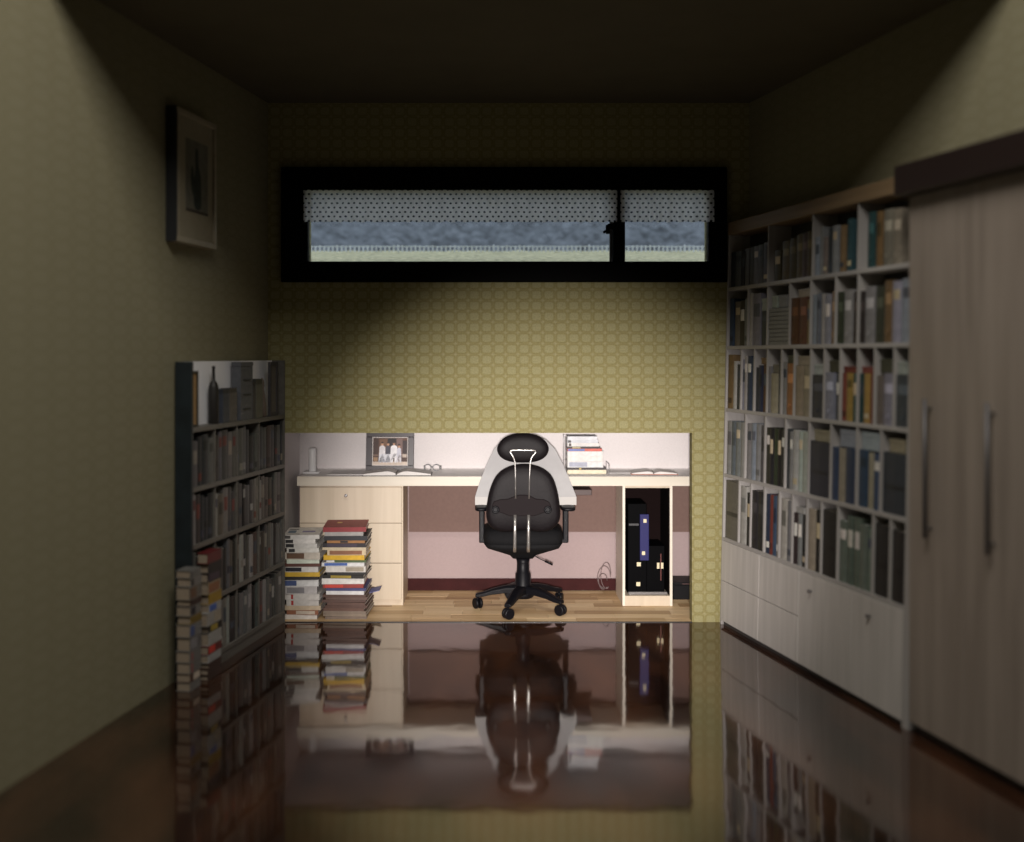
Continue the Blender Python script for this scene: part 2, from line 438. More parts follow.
# ------------------------------------------------------------------ book builder
PAGE = mat('book_pages', (.62, .57, .48), .85, var=.12, scale=200)
PAGEW = mat('white_pages', (.72, .70, .68), .85, var=.08, scale=200)
def colmat(c, prefix='cover'):
    key = '%s_%d_%d_%d' % ((prefix,)+tuple(int(x) for x in c))
    return mat(key, srgb(c)[:3], .55, var=.14, scale=45)
def book_bm(t, d, h, label=None, pages=True):
    """upright book: thickness t along x (0..t), spine at y=0 facing -y, depth d, height h. slots: cover, pages, label"""
    bm = B(); c = min(.0022, t*.14); bulge = min(.004, t*.12)
    # spine strip, gently rounded, plus two boards
    seg = 4; A = []
    for k in range(seg+1):
        a = k/seg; y = bulge*(1-math.sin(a*math.pi))
        A.append((t*a, y))
    outline = A+[(t, d), (t-c, d), (t-c, bulge+c), (c, bulge+c), (c, d), (0, d)]
    prism(bm, outline, 'z', 0, h, 0)
    if pages: box(bm, c, t-c, bulge+c, d-.003, .002, h-.003, 1)
    if label:
        z0, z1 = label; e = .0005
        q = [(A[k][0]*.9+t*.05, A[k][1]-e) for k in range(seg+1)]
        for k in range(seg):
            vs = [bm.verts.new((q[k][0], q[k][1], h*z0)), bm.verts.new((q[k+1][0], q[k+1][1], h*z0)),
                  bm.verts.new((q[k+1][0], q[k+1][1], h*z1)), bm.verts.new((q[k][0], q[k][1], h*z1))]
            bm.faces.new(vs).material_index = 2
    return bm
CN = [((200,196,190),'white'),((150,150,152),'light grey'),((100,102,108),'grey'),((60,66,78),'slate'),((30,32,34),'black'),((52,78,120),'blue'),
      ((40,56,92),'navy'),((150,60,48),'red'),((110,62,38),'rust brown'),((150,118,72),'tan'),((90,74,40),'ochre brown'),((178,164,138),'cream'),
      ((190,150,60),'yellow'),((40,86,92),'teal'),((116,138,120),'sage green'),((66,72,52),'olive'),((160,158,180),'lilac'),((168,184,200),'pale blue'),
      ((184,108,52),'orange'),((84,70,60),'brown'),((196,206,196),'pale mint'),((64,52,46),'dark brown'),((120,126,140),'blue grey'),((136,126,112),'taupe')]
COL = {n: c for c, n in CN}
def dull(c, k=.45, g=.86):
    m_ = sum(c)/3; return tuple((m_+(v-m_)*(1-k*.6))*g for v in c)
def jit(c, a=10):
    o_ = RND.randint(-a, a)
    return tuple(max(8, min(245, int(v+o_+RND.randint(-2, 2))//2*2)) for v in c)

# ------------------------------------------------------------------ tall bookcase along the right wall
def frame_matrix(p0, p1, lean=0):
    """x axis along p0->p1 on the floor, y axis into the wall (right-hand side), z up"""
    u = Vector((p1[0]-p0[0], p1[1]-p0[1], 0)); Ln = u.length; u.normalize()
    zax = Vector((0, 0, 1)); y = zax.cross(u)
    M = Matrix(((u.x, y.x, 0, p0[0]), (u.y, y.y, 0, p0[1]), (0, 0, 1, 0), (0, 0, 0, 1)))
    return M @ Matrix.Rotation(-lean, 4, 'X'), Ln
class Plane:
    def __init__(s, M): s.M = M; s.I = M.inverted()
    def at(s, px, py):
        """pixel -> (u, v) on the front plane (local y=0)"""
        o = s.I @ Vector((0, 0, EYE)); d = s.I.to_3x3() @ Vector(((px-PX)/F, 1, (PY-py)/F))
        t = -o.y/d.y; q = o+d*t
        return q.x, q.z
MR, LR = frame_matrix((1.050, 4.957), (1.362, 3.585), math.radians(1.3))
RB = Plane(MR)
SH = wood('grey_oak', (.30,.283,.275), (.37,.352,.34), .5, 'Z', 22)
SHD = wood('grey_oak_shelf', (.30,.283,.275), (.37,.352,.34), .5, 'X', 22)
DARKBACK = mat('bookcase_back', (.035, .033, .034), .8)
HV = [.395, .688, .988, 1.274, 1.543, 1.80]      # shelf heights, bottom to top
DEP = .105
bc = thing('bookcase', 'tall pale grey oak bookcase filled with files along the right wall', 'bookcase', matrix=MR)
ST = .016
for h in HV[:-1]: boxobj('shelf', (0, LR, 0, DEP, h-ST/2, h+ST/2), SHD, bc, .0015)
boxobj('cornice', (0, LR, -.008, DEP, HV[-1]-.008, HV[-1]+.05), wood('bookcase_cornice', (.16,.105,.055), (.22,.15,.085), .5, 'X', 20), bc, .003)
boxobj('side_panel', (-.014, 0, 0, DEP, .0, HV[-1]+.05), SH, bc, .0015)
boxobj('side_panel', (LR, LR+.03, -.004, DEP, .0, HV[-1]+.05), SH, bc, .0015)
boxobj('back_panel', (0, LR, DEP, DEP+.008, 0, HV[-1]+.04), DARKBACK, bc)
boxobj('plinth', (0, LR, .012, DEP, 0, .02), mat('plinth_dark', (.05, .045, .045), .6), bc)
# base cabinet fronts
SHF = wood('grey_oak_front_lit', (.42,.395,.375), (.50,.47,.45), .5, 'Z', 22)  # shelf oak lightened: stronger light on the base fronts put into the colour
uu = [0]+[RB.at(x, 560)[0] for x in (760, 800)]+[RB.at(852, 620)[0], LR]
KN = mat('dull_knob', (.16, .15, .15), .4, .6)
def knob(parent, x, z, r=.008):
    bm = B(); tube(bm, [(x, -.001, z), (x, -.010, z), (x, -.012, z), (x, -.02, z)], [r*.5, r*.5, r, r*.8], 10)
    link('knob', bm, KN, parent)
zm = .205
for a, b in zip(uu[:2], uu[1:3]):
    for z0, z1 in ((.022, zm-.0015), (zm+.0015, HV[0]-ST/2-.001)):
        boxobj('drawer', (a+.0012, b-.0012, -.004, DEP-.01, z0, z1), SHF, bc, .001)
for a, b in zip(uu[2:4], uu[3:5]):
    d_ = boxobj('door', (a+.0012, b-.0012, -.004, .012, .022, HV[0]-ST/2-.001), SHF, bc, .001)
    knob(d_, a+.10 if a < 1 else a+.12, .325)

def row_u(row, px):
    """pixel column on a given row -> u"""
    py = {0: 265, 1: 320, 2: 380, 3: 445, 4: 510}[row]
    u = RB.at(px, py)[0]
    for _ in range(4):   # refine on the actual shelf height of that row
        v = (HV[4-row]+HV[5-row])/2
        P3 = MR @ Vector((u, 0, v)); py = PY-(P3.z-EYE)*F/P3.y
        u = RB.at(px, py)[0]
    return u
ROWNAME = ['top', 'second', 'third', 'fourth', 'fifth']
# (x0, x1, relative height, colour, kind, extra)   '|' = divider at x
R1 = [(730,734,.62,'slate','book'),(734,740,.62,'blue grey','file'),(740.5,743.5,.6,'slate','book'),(744,748,.63,'blue grey','book'),(748.5,753,.64,'grey','magazine'),(753,757.5,.64,'blue grey','magazine'),(757.5,762,.65,'grey','magazine'),(762,767,.67,'grey','magazine'),'|768',
      (773,779,.5,'ochre brown','book'),(781,788,.62,'ochre brown','binder'),(788,794.5,.64,'ochre brown','binder'),(795,801,.68,'ochre brown','binder'),(801,806,.68,'brown','binder'),(806,811,.70,'ochre brown','binder'),'|812.5',
      (814,818.5,.58,'pale blue','book'),(819,822,.72,'light grey','booklet'),(822,826,.56,'taupe','book'),(826.5,830.5,.68,'slate','book'),(831,836,.70,'light grey','book'),(839,843,.68,'tan','book'),(845,850,.75,'teal','book'),'|858',
      (866,872,.78,'teal','binder'),(874,880,.76,'tan','book'),(882,891,.76,'taupe','binder'),(891.5,900,.74,'cream','binder')]
R2 = [(730,733.5,.80,'blue','book'),(734.5,739,.74,'taupe','book'),(739,743,.75,'brown','book'),(743,746,.77,'light grey','book'),'|747.5',
      (748.5,751,.85,'white','book'),(751.5,758,.84,'lilac','file'),(759,764.5,.58,'slate','file'),(759.2,765,.22,'pale mint','box','top'),'|767',
      (769,782,.62,'light grey','paperstack'),(769.5,774.5,.20,'pale mint','box','top'),(776,784,.20,'light grey','box','top'),'|789',
      (790,797,.75,'rust brown','binder'),(797.5,804.5,.75,'rust brown','binder'),(795.5,807,.13,'cream','box','top'),(804.8,808.5,.7,'tan','book'),'|810',
      (812,816,.72,'pale blue','book'),(816.3,820,.73,'blue grey','book'),(820.3,823,.72,'white','book'),(823.5,828.5,.71,'lilac','book'),(829.5,833.5,.74,'tan','binder'),'|835',
      (836.5,842,.72,'olive','binder'),(843,850,.74,'light grey','binder'),(851.5,856,.7,'dark brown','binder'),'|857.5',
      (859.5,863,.7,'dark brown','binder'),(863.5,871,.75,'light grey','binder'),(872,878.5,.74,'olive','binder'),(879,885,.8,'tan','binder'),(885.5,892,.78,'lilac','book'),(892.5,900,.8,'pale blue','book')]
R3 = [(729.5,733,.85,'tan','book'),(733.5,735.5,.75,'white','booklet'),(736,739.3,.70,'slate','book'),'|740.5',
      (741.5,743.8,.78,'lilac','book'),(744,746,.83,'white','book'),(746.3,750,.83,'navy','book'),(750.3,752.8,.80,'blue','book'),'|753.7',
      (754.8,757.2,.66,'slate','book'),(757.5,761,.74,'navy','book'),(761.3,765,.76,'rust brown','book'),(758.5,765,.10,'tan','box','top'),'|766.5',
      (768,770.3,.68,'light grey','book'),(770.6,776.5,.62,'cream','file'),(770.5,777,.14,'taupe','box','top'),(777,780.3,.75,'slate','book'),'|780.8',(781.5,784.5,.75,'light grey','book'),
      (785,791.5,.78,'orange','binder'),(784.8,792,.12,'olive','box','top'),'|793.5',
      (794.5,801,.75,'cream','file'),(801.2,808,.75,'cream','file'),(795,808.3,.14,'cream','box','top'),'|810',
      (811,822,.62,'slate','binder'),(811.5,822,.15,'pale mint','box','top'),'|823.5',
      (824.5,832,.66,'lilac','binder'),(826.5,836,.17,'olive','box','top'),(833.5,837.5,.65,'slate','book'),'|839.5',
      (841,844,.66,'red','book'),(844.2,848.5,.66,'yellow','book'),(849,852,.66,'teal','book'),(840.8,853,.09,'red','box','top'),'|857',
      (860,863,.66,'teal','book'),(863.2,867.5,.66,'yellow','book'),(867.8,871,.66,'red','book'),(859,872,.09,'red','box','top'),'|874',
      (876.5,882,.64,'taupe','book'),(882.5,892,.67,'lilac','binder'),(877,889,.18,'olive','box','top'),'|893.5',
      (894.5,902,.66,'slate','binder'),(894.5,902,.16,'pale mint','box','top')]
R4 = [(729,732.5,.80,'light grey','magazine'),(732.6,736,.80,'blue grey','magazine'),(736.1,739.5,.80,'light grey','magazine'),(739.6,743,.80,'light grey','magazine'),'|744.5',
      (746,750,.80,'light grey','magazine'),(750.1,754,.81,'pale blue','magazine'),(754.1,758,.81,'light grey','magazine'),(759,762.5,.8,'grey','file'),'|764.3',
      (766,769,.78,'olive','file'),(769.2,772,.78,'black','file'),(772.2,775,.78,'olive','file'),(775.2,778,.78,'black','file'),(778.2,782,.78,'black','file'),'|784.5',
      (786,788.5,.80,'slate','book'),(789,791.2,.77,'light grey','book'),(791.4,796,.80,'white','file'),(796.2,799.5,.79,'pale mint','file'),(799.7,805,.79,'pale mint','file'),'|808',
      (811,827,.74,'slate','archive box'),(811.5,826,.16,'cream','box','top'),'|830',
      (834.5,838.3,.70,'blue','book'),(838.6,842.2,.70,'cream','book'),(843,849.5,.72,'blue','book'),(837,853,.23,'pale blue','box','top'),'|856',
      (859,865,.72,'blue','book'),(865.5,869,.70,'cream','book'),(869.5,874,.70,'blue','book'),(858.5,875,.23,'pale blue','box','top'),'|880',
      (884.5,901,.74,'slate','archive box'),(886,901,.16,'cream','box','top')]
R5 = [(728.5,737,.90,'taupe','archive box'),'|738.2',(739.2,744.5,.86,'white','file'),(745,749,.78,'black','file'),'|750',
      (751,756,.84,'black','binder'),(756.2,762,.84,'black','binder'),'|763.5',
      (765,768.8,.84,'navy','book'),(769,771.3,.84,'red','book'),(771.5,774.5,.84,'blue','book'),(775,777.5,.86,'taupe','book'),'|778.5',
      (779.5,784,.84,'white','file'),(784.5,789,.82,'light grey','file'),'|791.5',
      (793,796,.74,'dark brown','book'),(796.3,799.3,.74,'light grey','book'),(799.6,803.5,.74,'black','book'),(793,801,.09,'white','box','top'),'|806',
      (808,813.5,.80,'cream','file'),(814,818.5,.80,'black','file'),'|820.5',(822,832,.84,'black','archive box'),'|837',
      (840,846,.76,'sage green','file'),(846.3,851.5,.84,'sage green','file'),(852,857,.84,'sage green','file'),(857.5,862.5,.78,'sage green','file'),(863,868,.74,'sage green','file'),'|872',
      (875,886.5,.84,'black','archive box'),'|889.5',(891.5,899,.82,'black','archive box')]
shelf_count = 0
for ri, row in enumerate((R1, R2, R3, R4, R5)):
    z0 = HV[4-ri]+ST/2; z1 = HV[5-ri]-ST/2; hh = z1-z0
    idx = 0; floor_items = []
    dus = [0.0, LR]
    for it in row:
        if isinstance(it, str):
            u = row_u(ri, float(it[1:])); boxobj('divider', (u-.0045, u+.0045, 0, DEP, z0, z1), SH, bc); dus.append(u)
            continue
        if len(it) == 5: floor_items.append(it)
    nb = 0; nt = 0; dus.sort()
    ext = []           # u-interval of every upright item; each bay is filled edge to edge
    for f in floor_items:
        a_, b_ = sorted((row_u(ri, f[0]), row_u(ri, f[1]))); m_ = (a_+b_)/2
        ext.append([a_, b_, max(d for d in dus if d <= m_), min(d for d in dus if d > m_), f])
    span = {}
    for e_ in ext:
        k_ = e_[2]; q_ = span.setdefault(k_, [9, -9]); q_[0] = min(q_[0], e_[0]); q_[1] = max(q_[1], e_[1])
    fit = {}
    for e_ in ext:
        lo2, hi2 = e_[2]+.0056, e_[3]-.0056; s0, s1 = span[e_[2]]
        if ri == 0: lo2, hi2 = max(lo2, s0), min(hi2, s1)
        fit[id(e_[4])] = (lo2+(e_[0]-s0)/(s1-s0)*(hi2-lo2), lo2+(e_[1]-s0)/(s1-s0)*(hi2-lo2))
    for it in row:
        if isinstance(it, str): continue
        x0, x1, rh, cn, kind = it[:5]
        u0, u1 = row_u(ri, x0), row_u(ri, x1); ua, ub = min(u0, u1), max(u0, u1); um = (ua+ub)/2
        lo_ = max(d for d in dus if d <= um); hi_ = min(d for d in dus if d > um)   # stay inside the bay
        ua = max(ua, lo_+.0064); ub = min(ub, hi_-.0064)
        if id(it) in fit: ua, ub = fit[id(it)]
        t = ub-ua-.0006
        c = jit(dull(COL[cn], .35, .76))
        if len(it) == 6:      # a box lying on top of the books below it
            sup = max([f[2] for f in floor_items if f[1] > x0+.3 and f[0] < x1-.3])
            zb = z0+sup*hh+.0004; h = min(rh*hh, z1-zb-.004)
            bm = B(); box(bm, 0, t, 0, DEP*.7, 0, h*.72); box(bm, -.0012, t+.0012, -.0012, DEP*.7, h*.72, h)
            o = link('storage_box', bm, [colmat(c)], matrix=MR @ Matrix.Translation((ua, .012, zb)), bevel=.0015)
            nt += 1
            tag(o, '%s box, %s lying atop the %s-shelf books of the tall bookcase' % (cn, ORD[nt-1], ROWNAME[ri]), 'box', 'boxes on top of the books')
            continue
        nb += 1; h = min(.95, rh*1.07 if not any(len(q) == 6 and not isinstance(q, str) and q[1] > x0 and q[0] < x1 for q in row) else rh)*hh; dd = DEP-.022-RND.uniform(0, .01); yo = .002+RND.uniform(0, .004)
        if kind == 'paperstack':
            bm = B(); nlay = 9
            for k in range(nlay):
                s = RND.uniform(-.002, .002); box(bm, .003+s, t-.003+s, RND.uniform(0, .004), dd, h*k/nlay, h*(k+.86)/nlay)
            mats = [colmat(c)]; nm = 'paper_stack'
        elif kind in ('binder', 'archive box'):
            lab = (.62, .80) if kind == 'binder' else (.40, .47)
            bm = book_bm(t, dd, h, lab)
            if kind == 'binder': lm = colmat(tuple(min(230, v*1.35+12) for v in c))
            else: lm = colmat(tuple(v*.6 for v in c))
            if kind == 'binder':   # finger ring
                ring = [(t/2+min(.008, t*.28)*math.cos(a), -.001, h*.18+min(.008, t*.28)*math.sin(a)) for a in (k*math.pi/4 for k in range(9))]
                tube(bm, ring, .0012, 4, 2, False)
            mats = [colmat(c), PAGE, lm]; nm = kind.replace(' ', '_')
        else:
            lab = RND.choice((None, (.7, .86), (.1, .2), (.55, .8)))
            bm = book_bm(t, dd, h, lab)
            lm = colmat(jit(RND.choice((COL['cream'], COL['white'], COL['slate'], tuple(v*.7 for v in c)))))
            mats = [colmat(c), PAGEW, lm]; nm = kind
        o = link(nm, bm, mats, matrix=MR @ Matrix.Translation((ua, yo, z0+.0002)))
        tag(o, '%s %s, %s from the window end, %s shelf of tall right bookcase' % (cn, kind.replace('paperstack', 'paper stack'), ORD[nb-1], ROWNAME[ri]),
            'book' if kind in ('book', 'booklet', 'magazine') else 'file' if kind != 'paperstack' else 'papers', 'items on the %s shelf of the tall bookcase' % ROWNAME[ri])
# small things lying in front on the second row and the top row
def shelf_box(row, x0, x1, h, c, label, zoff=0):
    u0, u1 = row_u(row, x0), row_u(row, x1); z0 = HV[4-row]+ST/2
    bm = B(); t = abs(u1-u0); box(bm, 0, t, 0, .02, 0, h*.7); box(bm, -.001, t+.001, -.001, .02, h*.7, h)
    o = link('storage_box', bm, colmat(c), matrix=MR @ Matrix.Translation((min(u0, u1), -.014, z0+.0002)), bevel=.001)
    tag(o, label, 'box')

# ------------------------------------------------------------------ wardrobe (near right)
MW, LW = frame_matrix((1.372, 3.54), (1.372+.227*1.3, 3.54-1.3), 0)
WB = wood('wardrobe_veneer', (.215,.178,.150), (.285,.240,.205), .42, 'Z', 14)
DKB = mat('wardrobe_dark_trim', (.018, .010, .009), .45)
wr = thing('wardrobe', 'brown veneered wardrobe with long bar handles, cut by the right edge', 'wardrobe', matrix=MW)
WH = 1.86; WD = .125
boxobj('carcass', (0, LW, .012, WD, .035, WH-.10), WB, wr, .002)
boxobj('plinth', (0, LW, .02, WD, 0, .035), DKB, wr)
boxobj('cornice', (-.012, LW, -.055, WD, WH-.10, WH), DKB, wr, .006)
WP = Plane(MW)
d0 = 0; cuts = [0, WP.at(965, 450)[0], WP.at(1032, 450)[0]]
while cuts[-1]+.33 < LW: cuts.append(cuts[-1]+.33)
cuts[-1] = LW
HM = mat('dull_metal_handle', (.12, .115, .12), .5, .6)
hx = [WP.at(933, 460)[0], WP.at(996, 470)[0]]
for i, (a, b) in enumerate(zip(cuts, cuts[1:])):
    d_ = boxobj('door', (a+.0015, b-.0015, -.006, .012, .037, WH-.102), WB, wr, .0015)
    hxx = hx[i] if i < 2 else (a+b)/2
    za, zb = .66, 1.10
    bm = B(); tube(bm, [(hxx, -.03, za), (hxx, -.03, zb)], .0065, 10)
    for zz in (za+.03, zb-.03): tube(bm, [(hxx, -.006, zz), (hxx, -.03, zz)], .004, 8)
    link('handle', bm, HM, d_)

# ------------------------------------------------------------------ low bookcase against the left wall
ML, LL = frame_matrix((-.965, 4.985), (-1.136, 4.08), 0)
# local y axis must point into the left wall: rebuild with flipped side
u = Vector((-1.136+.965, 4.08-4.985, 0)).normalized(); nrm = Vector((u.y, -u.x, 0))
if nrm.x > 0: nrm = -nrm
# right-handed frame: x = near -> far
u = -u
ML = Matrix(((u.x, nrm.x, 0, -1.136), (u.y, nrm.y, 0, 4.08), (0, 0, 1, 0), (0, 0, 0, 1)))
LB = Plane(ML)
DSH = wood('dark_grey_shelf', (.10,.094,.084), (.14,.13,.116), .5, 'X', 22)
TEAL = mat('dark_teal_side', (.009, .015, .019), .5, var=.3, scale=12)
LH = [.05, .278, .508, .727, .955]; LTOP = 1.215; LD = .062
lb = thing('bookcase', 'low dark grey bookcase packed with books against the left wall', 'bookcase', matrix=ML)
for h in LH: boxobj('shelf', (0, LL, 0, LD, h-.009, h+.009), DSH, lb, .001)
boxobj('side_panel', (-.016, 0, -.002, LD+.004, 0, LTOP), TEAL, lb, .002)
boxobj('side_panel', (LL, LL+.006, 0, LD, 0, LTOP), DSH, lb)
boxobj('plinth', (0, LL, .004, LD, 0, .041), DSH, lb)
boxobj('back_panel', (0, LL, LD, LD+.004, 0, .955), DARKBACK, lb)
o = boxobj('upper_back_panel', (0, LL, LD, LD+.004, .964, LTOP), mat('white_back_board', (.82,.82,.86), .8), lb)
o['label'] = 'white board behind the objects on top'
def lrow_u(row, px):
    v = (LH[row]+ (LH[row+1] if row < 4 else LTOP))/2; u_ = .4
    for _ in range(6):
        P3 = ML @ Vector((u_, 0, v)); py = PY-(P3.z-EYE)*F/P3.y
        u_ = LB.at(px, py)[0]
    return u_
PAL = ['grey','grey','taupe','light grey','brown','slate','cream','light grey','taupe','white','dark brown','grey','blue grey','red','black','tan','navy','light grey']
for ri in range(4):
    z0 = LH[3-ri]+.009; hh = LH[4-ri]-.009-z0
    divs = [0.0]+[lrow_u(3-ri, p) for p in (216, 238, 260)]+[LL]
    for d_ in divs[1:-1]: boxobj('divider', (d_-.004, d_+.004, .003, LD, z0, z0+hh), DSH, lb)
    nb = 0; items = []
    for a, b in zip(divs, divs[1:]):
        x = a+.0056
        while x < b-.012:
            t = RND.choice((.026, .032, .036, .042, .05))
            if x+t > b-.022: t = b-.0055-x
            if t < .012: break
            items.append((x, t)); x += t+.0006+(RND.random() < .12)*.006
    n_all = len(items)
    base_h = RND.uniform(.86, .9)
    for k, (x, t) in enumerate(items):
        cn = RND.choice(PAL); c = jit(dull(COL[cn], 1.25, .66), 8)
        h = hh*min(.95, max(.68, RND.gauss(base_h, .05)))
        lab = RND.choice((None, (.68, .88), (.1, .25), (.5, .8), (.3, .45)))
        lm = colmat(jit(RND.choice((dull(COL['cream'], .8, .75), dull(COL['red'], .5, .75), COL['slate'], dull(COL['white'], .5, .72), tuple(v*.6 for v in c)))))
        o = link('book', book_bm(t-.0006, LD-.01, h, lab), [colmat(c), PAGEW, lm], matrix=ML @ Matrix.Translation((x, .004+RND.uniform(0, .004), z0+.0002)))
        tag(o, '%s book, %s from the alcove end, %s shelf of the low left bookcase' % (cn, ORD[n_all-1-k], ['second','third','fourth','lowest'][ri]), 'book', 'books on the low left bookcase')
# objects on its top shelf
zt = LH[4]+.009
def topbox(px0, px1, pytop, name, c, label, cat, kind='box', lid=None):
    u0, u1 = lrow_u(4, px0), lrow_u(4, px1)
    h = LB.at((px0+px1)/2, pytop)[1]-zt
    M_ = ML @ Matrix.Translation((u0, .008, zt+.0002)); t = u1-u0; d_ = .042
    bm = B(); cc = colmat(c)
    if kind == 'box':
        box(bm, 0, t, 0, d_, 0, h*.86); box(bm, .001, t-.001, .001, d_-.001, h*.86, h, 1)
        ms = [cc, colmat(tuple(v*.7 for v in c))]
    elif kind == 'bottle':
        r = min(t/2, .02); s = t/2/r
        lathe(bm, [(r*.9, 0), (r, .004), (r, h*.62), (r*.85, h*.68), (r*.34, h*.76), (r*.28, h*.95), (r*.36, h*.955), (r*.36, h)], 16, 0, t/2, d_/2)
        ms = [cc]
    elif kind == 'figurine':
        r = min(t/2, .02)
        lathe(bm, [(r*.8, 0), (r, .006), (r*.9, h*.3), (r*.62, h*.55), (r*.5, h*.66), (r*.38, h*.72), (r*.5, h*.8), (r*.45, h*.92), (r*.15, h)], 14, 0, t/2, d_/2)
        ms = [cc]
    elif kind == 'frame':
        f = .18*t
        box(bm, 0, f, 0, .012, 0, h); box(bm, t-f, t, 0, .012, 0, h); box(bm, f, t-f, 0, .012, 0, f); box(bm, f, t-f, 0, .012, h-f, h); box(bm, f, t-f, .004, .01, f, h-f, 1)
        ms = [cc, colmat(lid)]
    elif kind == 'tower':
        box(bm, 0, t, 0, d_, 0, h*.93); box(bm, -.002, t+.002, -.002, d_, h*.93, h)
        for q in range(3): box(bm, t*.2, t*.8, -.003, 0, h*(.18+.25*q), h*(.2+.25*q), 1)
        ms = [cc, colmat(tuple(v*.5 for v in c))]
    o = link(name, bm, ms, matrix=M_, bevel=0 if kind in ('bottle', 'figurine') else .001)
    tag(o, label, cat, 'objects on top of the low bookcase')
topbox(194, 200.5, 371, 'picture_frame', (40,36,30), 'narrow dark frame with tan print atop the low left bookcase', 'frame', 'frame', (150,118,78))
topbox(216, 224.5, 366, 'bottle', (30,27,25), 'tall dark bottle with thin neck atop the low left bookcase', 'bottle', 'bottle')
topbox(225, 231, 389, 'book', (58,62,72), 'dark slate book standing beside the tall bottle, low left bookcase', 'book')
topbox(231.5, 239, 388, 'storage_box', (86,82,80), 'brown-grey box between slate book and tall grey tower, low left bookcase', 'box')
topbox(242.5, 254.5, 362, 'box_tower', (84,86,92), 'tall grey slatted carton, largest object atop the low left bookcase', 'box', 'tower')
topbox(255, 257.5, 382, 'book', (66,64,66), 'thin dark book right of the tall grey carton, low left bookcase', 'book')
topbox(258, 264.5, 379, 'storage_box', (92,92,84), 'slim olive-grey box in the middle right, atop low left bookcase', 'box')
topbox(265, 271.5, 378, 'figurine', (100,88,80), 'small rounded tan figurine atop the low left bookcase', 'figurine', 'figurine')
topbox(272, 280, 362, 'picture_frame', (62,60,64), 'dark upright frame at the alcove end atop low left bookcase', 'frame', 'frame', (92,88,86))

# ------------------------------------------------------------------ piles of books
PAGESH = mat('shaded_pages', (.27,.215,.16), .9, var=.15, scale=200)  # pages darkened in colour for the shade on the near left piles
def flat_book(name, x, y, z, wx, wy, t, c, label, group, rot=0, band=None, pages=PAGEW, cat='book'):
    """book lying flat, spine towards -y; root mesh = cover, children = pages and spine band"""
    M_ = Matrix.Translation((x, y, z)) @ Matrix.Rotation(rot, 4, 'Z')
    k = min(.002, t*.16); bm = B()
    box(bm, -wx/2, wx/2, 0, wy, 0, k); box(bm, -wx/2, wx/2, 0, wy, t-k, t); box(bm, -wx/2, wx/2, 0, k, k, t-k)
    cov = link(name, bm, colmat(c), matrix=M_); tag(cov, label, cat, group)
    bm = B(); box(bm, -wx/2+.003, wx/2-.003, k, wy-.004, k, t-k); link('pages', bm, pages, cov)
    if band:
        f0, f1, bc_ = band; bm = B()
        box(bm, -wx/2+wx*f0, -wx/2+wx*f1, -.0006, 0, t*.12, t*.88); link('spine_band', bm, colmat(bc_), cov)
    return cov
LST = [(14,(196,194,190),'white',(.05,.2,(70,68,66))),(15,(205,202,198),'white',(.06,.3,(30,30,32))),(15,(192,190,186),'off-white',(.06,.3,(30,30,32))),(15,(198,196,190),'white',(.06,.25,(30,30,32))),
       (24,(186,178,166),'cream',(.05,.55,(96,70,52))),(14,(196,204,190),'pale green',None),(11,(84,48,38),'dark brown',None),(18,(200,198,194),'white',(.02,.5,(28,30,40))),
       (15,(196,160,50),'yellow',None),(11,(30,26,24),'black',None),(23,(204,204,204),'white',(.02,.38,(60,76,120))),(25,(176,172,172),'grey',(.05,.6,(120,118,122))),
       (20,(196,192,188),'off-white',(.18,.24,(160,40,36))),(20,(190,186,182),'grey-white',(.15,.22,(160,40,36))),(15,(188,170,146),'beige',None),(15,(140,92,70),'brown',(.3,.9,(190,178,164))),(16,(206,202,198),'white',None)]
RST = [(18,(128,28,34),'dark red',None),(15,(150,146,144),'grey',None),(17,(24,26,34),'black',None),(10,(150,104,56),'tan',(.35,.55,(20,20,24))),(16,(26,22,30),'black',(.1,.8,(54,44,60))),
       (10,(190,176,150),'cream',None),(20,(196,178,146),'beige',(.06,.9,(128,84,56))),(18,(206,164,36),'yellow',None),(10,(70,88,50),'green',(.0,.2,(210,208,204))),(14,(208,208,208),'white',(.06,.6,(62,92,160))),
       (22,(204,200,194),'white',(.5,.95,(150,140,124))),(11,(32,30,28),'black',None),(13,(34,32,28),'black',(.2,.7,(150,130,50))),(22,(212,210,206),'white',None),(15,(140,50,44),'red',(.05,.5,(190,60,48))),
       (10,(62,66,110),'blue',None),(14,(208,206,206),'white',None),(10,(86,62,54),'brown',None),(10,(98,76,68),'brown',None),(10,(82,58,50),'brown',None),(11,(92,68,60),'brown',None),(10,(84,60,52),'brown',None),(11,(96,70,60),'brown',None),
       (10,(122,108,96),'grey-brown',None),(11,(134,120,106),'grey-brown',None),(11,(112,98,88),'grey-brown',None)]
def pile(data, cx, y0, z0, wx, wy, total, where, group, rot0=0, seed=1, shade=1):  # last factor darkens the cover colours, standing in for shade
    r = random.Random(seed); s = total/sum(d[0] for d in data); n = len(data); z = z0; top = None
    for k in range(n-1, -1, -1):
        px_, c, cn, band = data[k]; t = px_*s
        w_ = wx*r.uniform(.86, 1.0); rot = rot0+r.uniform(-.06, .06)*(1 if rot0 == 0 else .3); sh = r.uniform(-.009, .009)*(1 if rot0 == 0 else .5); c = tuple(v*shade for v in c)
        c0, s0 = math.cos(rot0), math.sin(rot0)
        o = flat_book('book', cx+c0*sh, y0+s0*sh+r.uniform(-.004, .004), z, w_, wy*r.uniform(.93, 1), t-.0003, c,
                      '%s book, %s from the top of %s' % (cn, ORD[k], where), group, rot, band, PAGEW if shade == 1 else PAGESH)
        z += t; top = o
    return z, top
FL = .0006
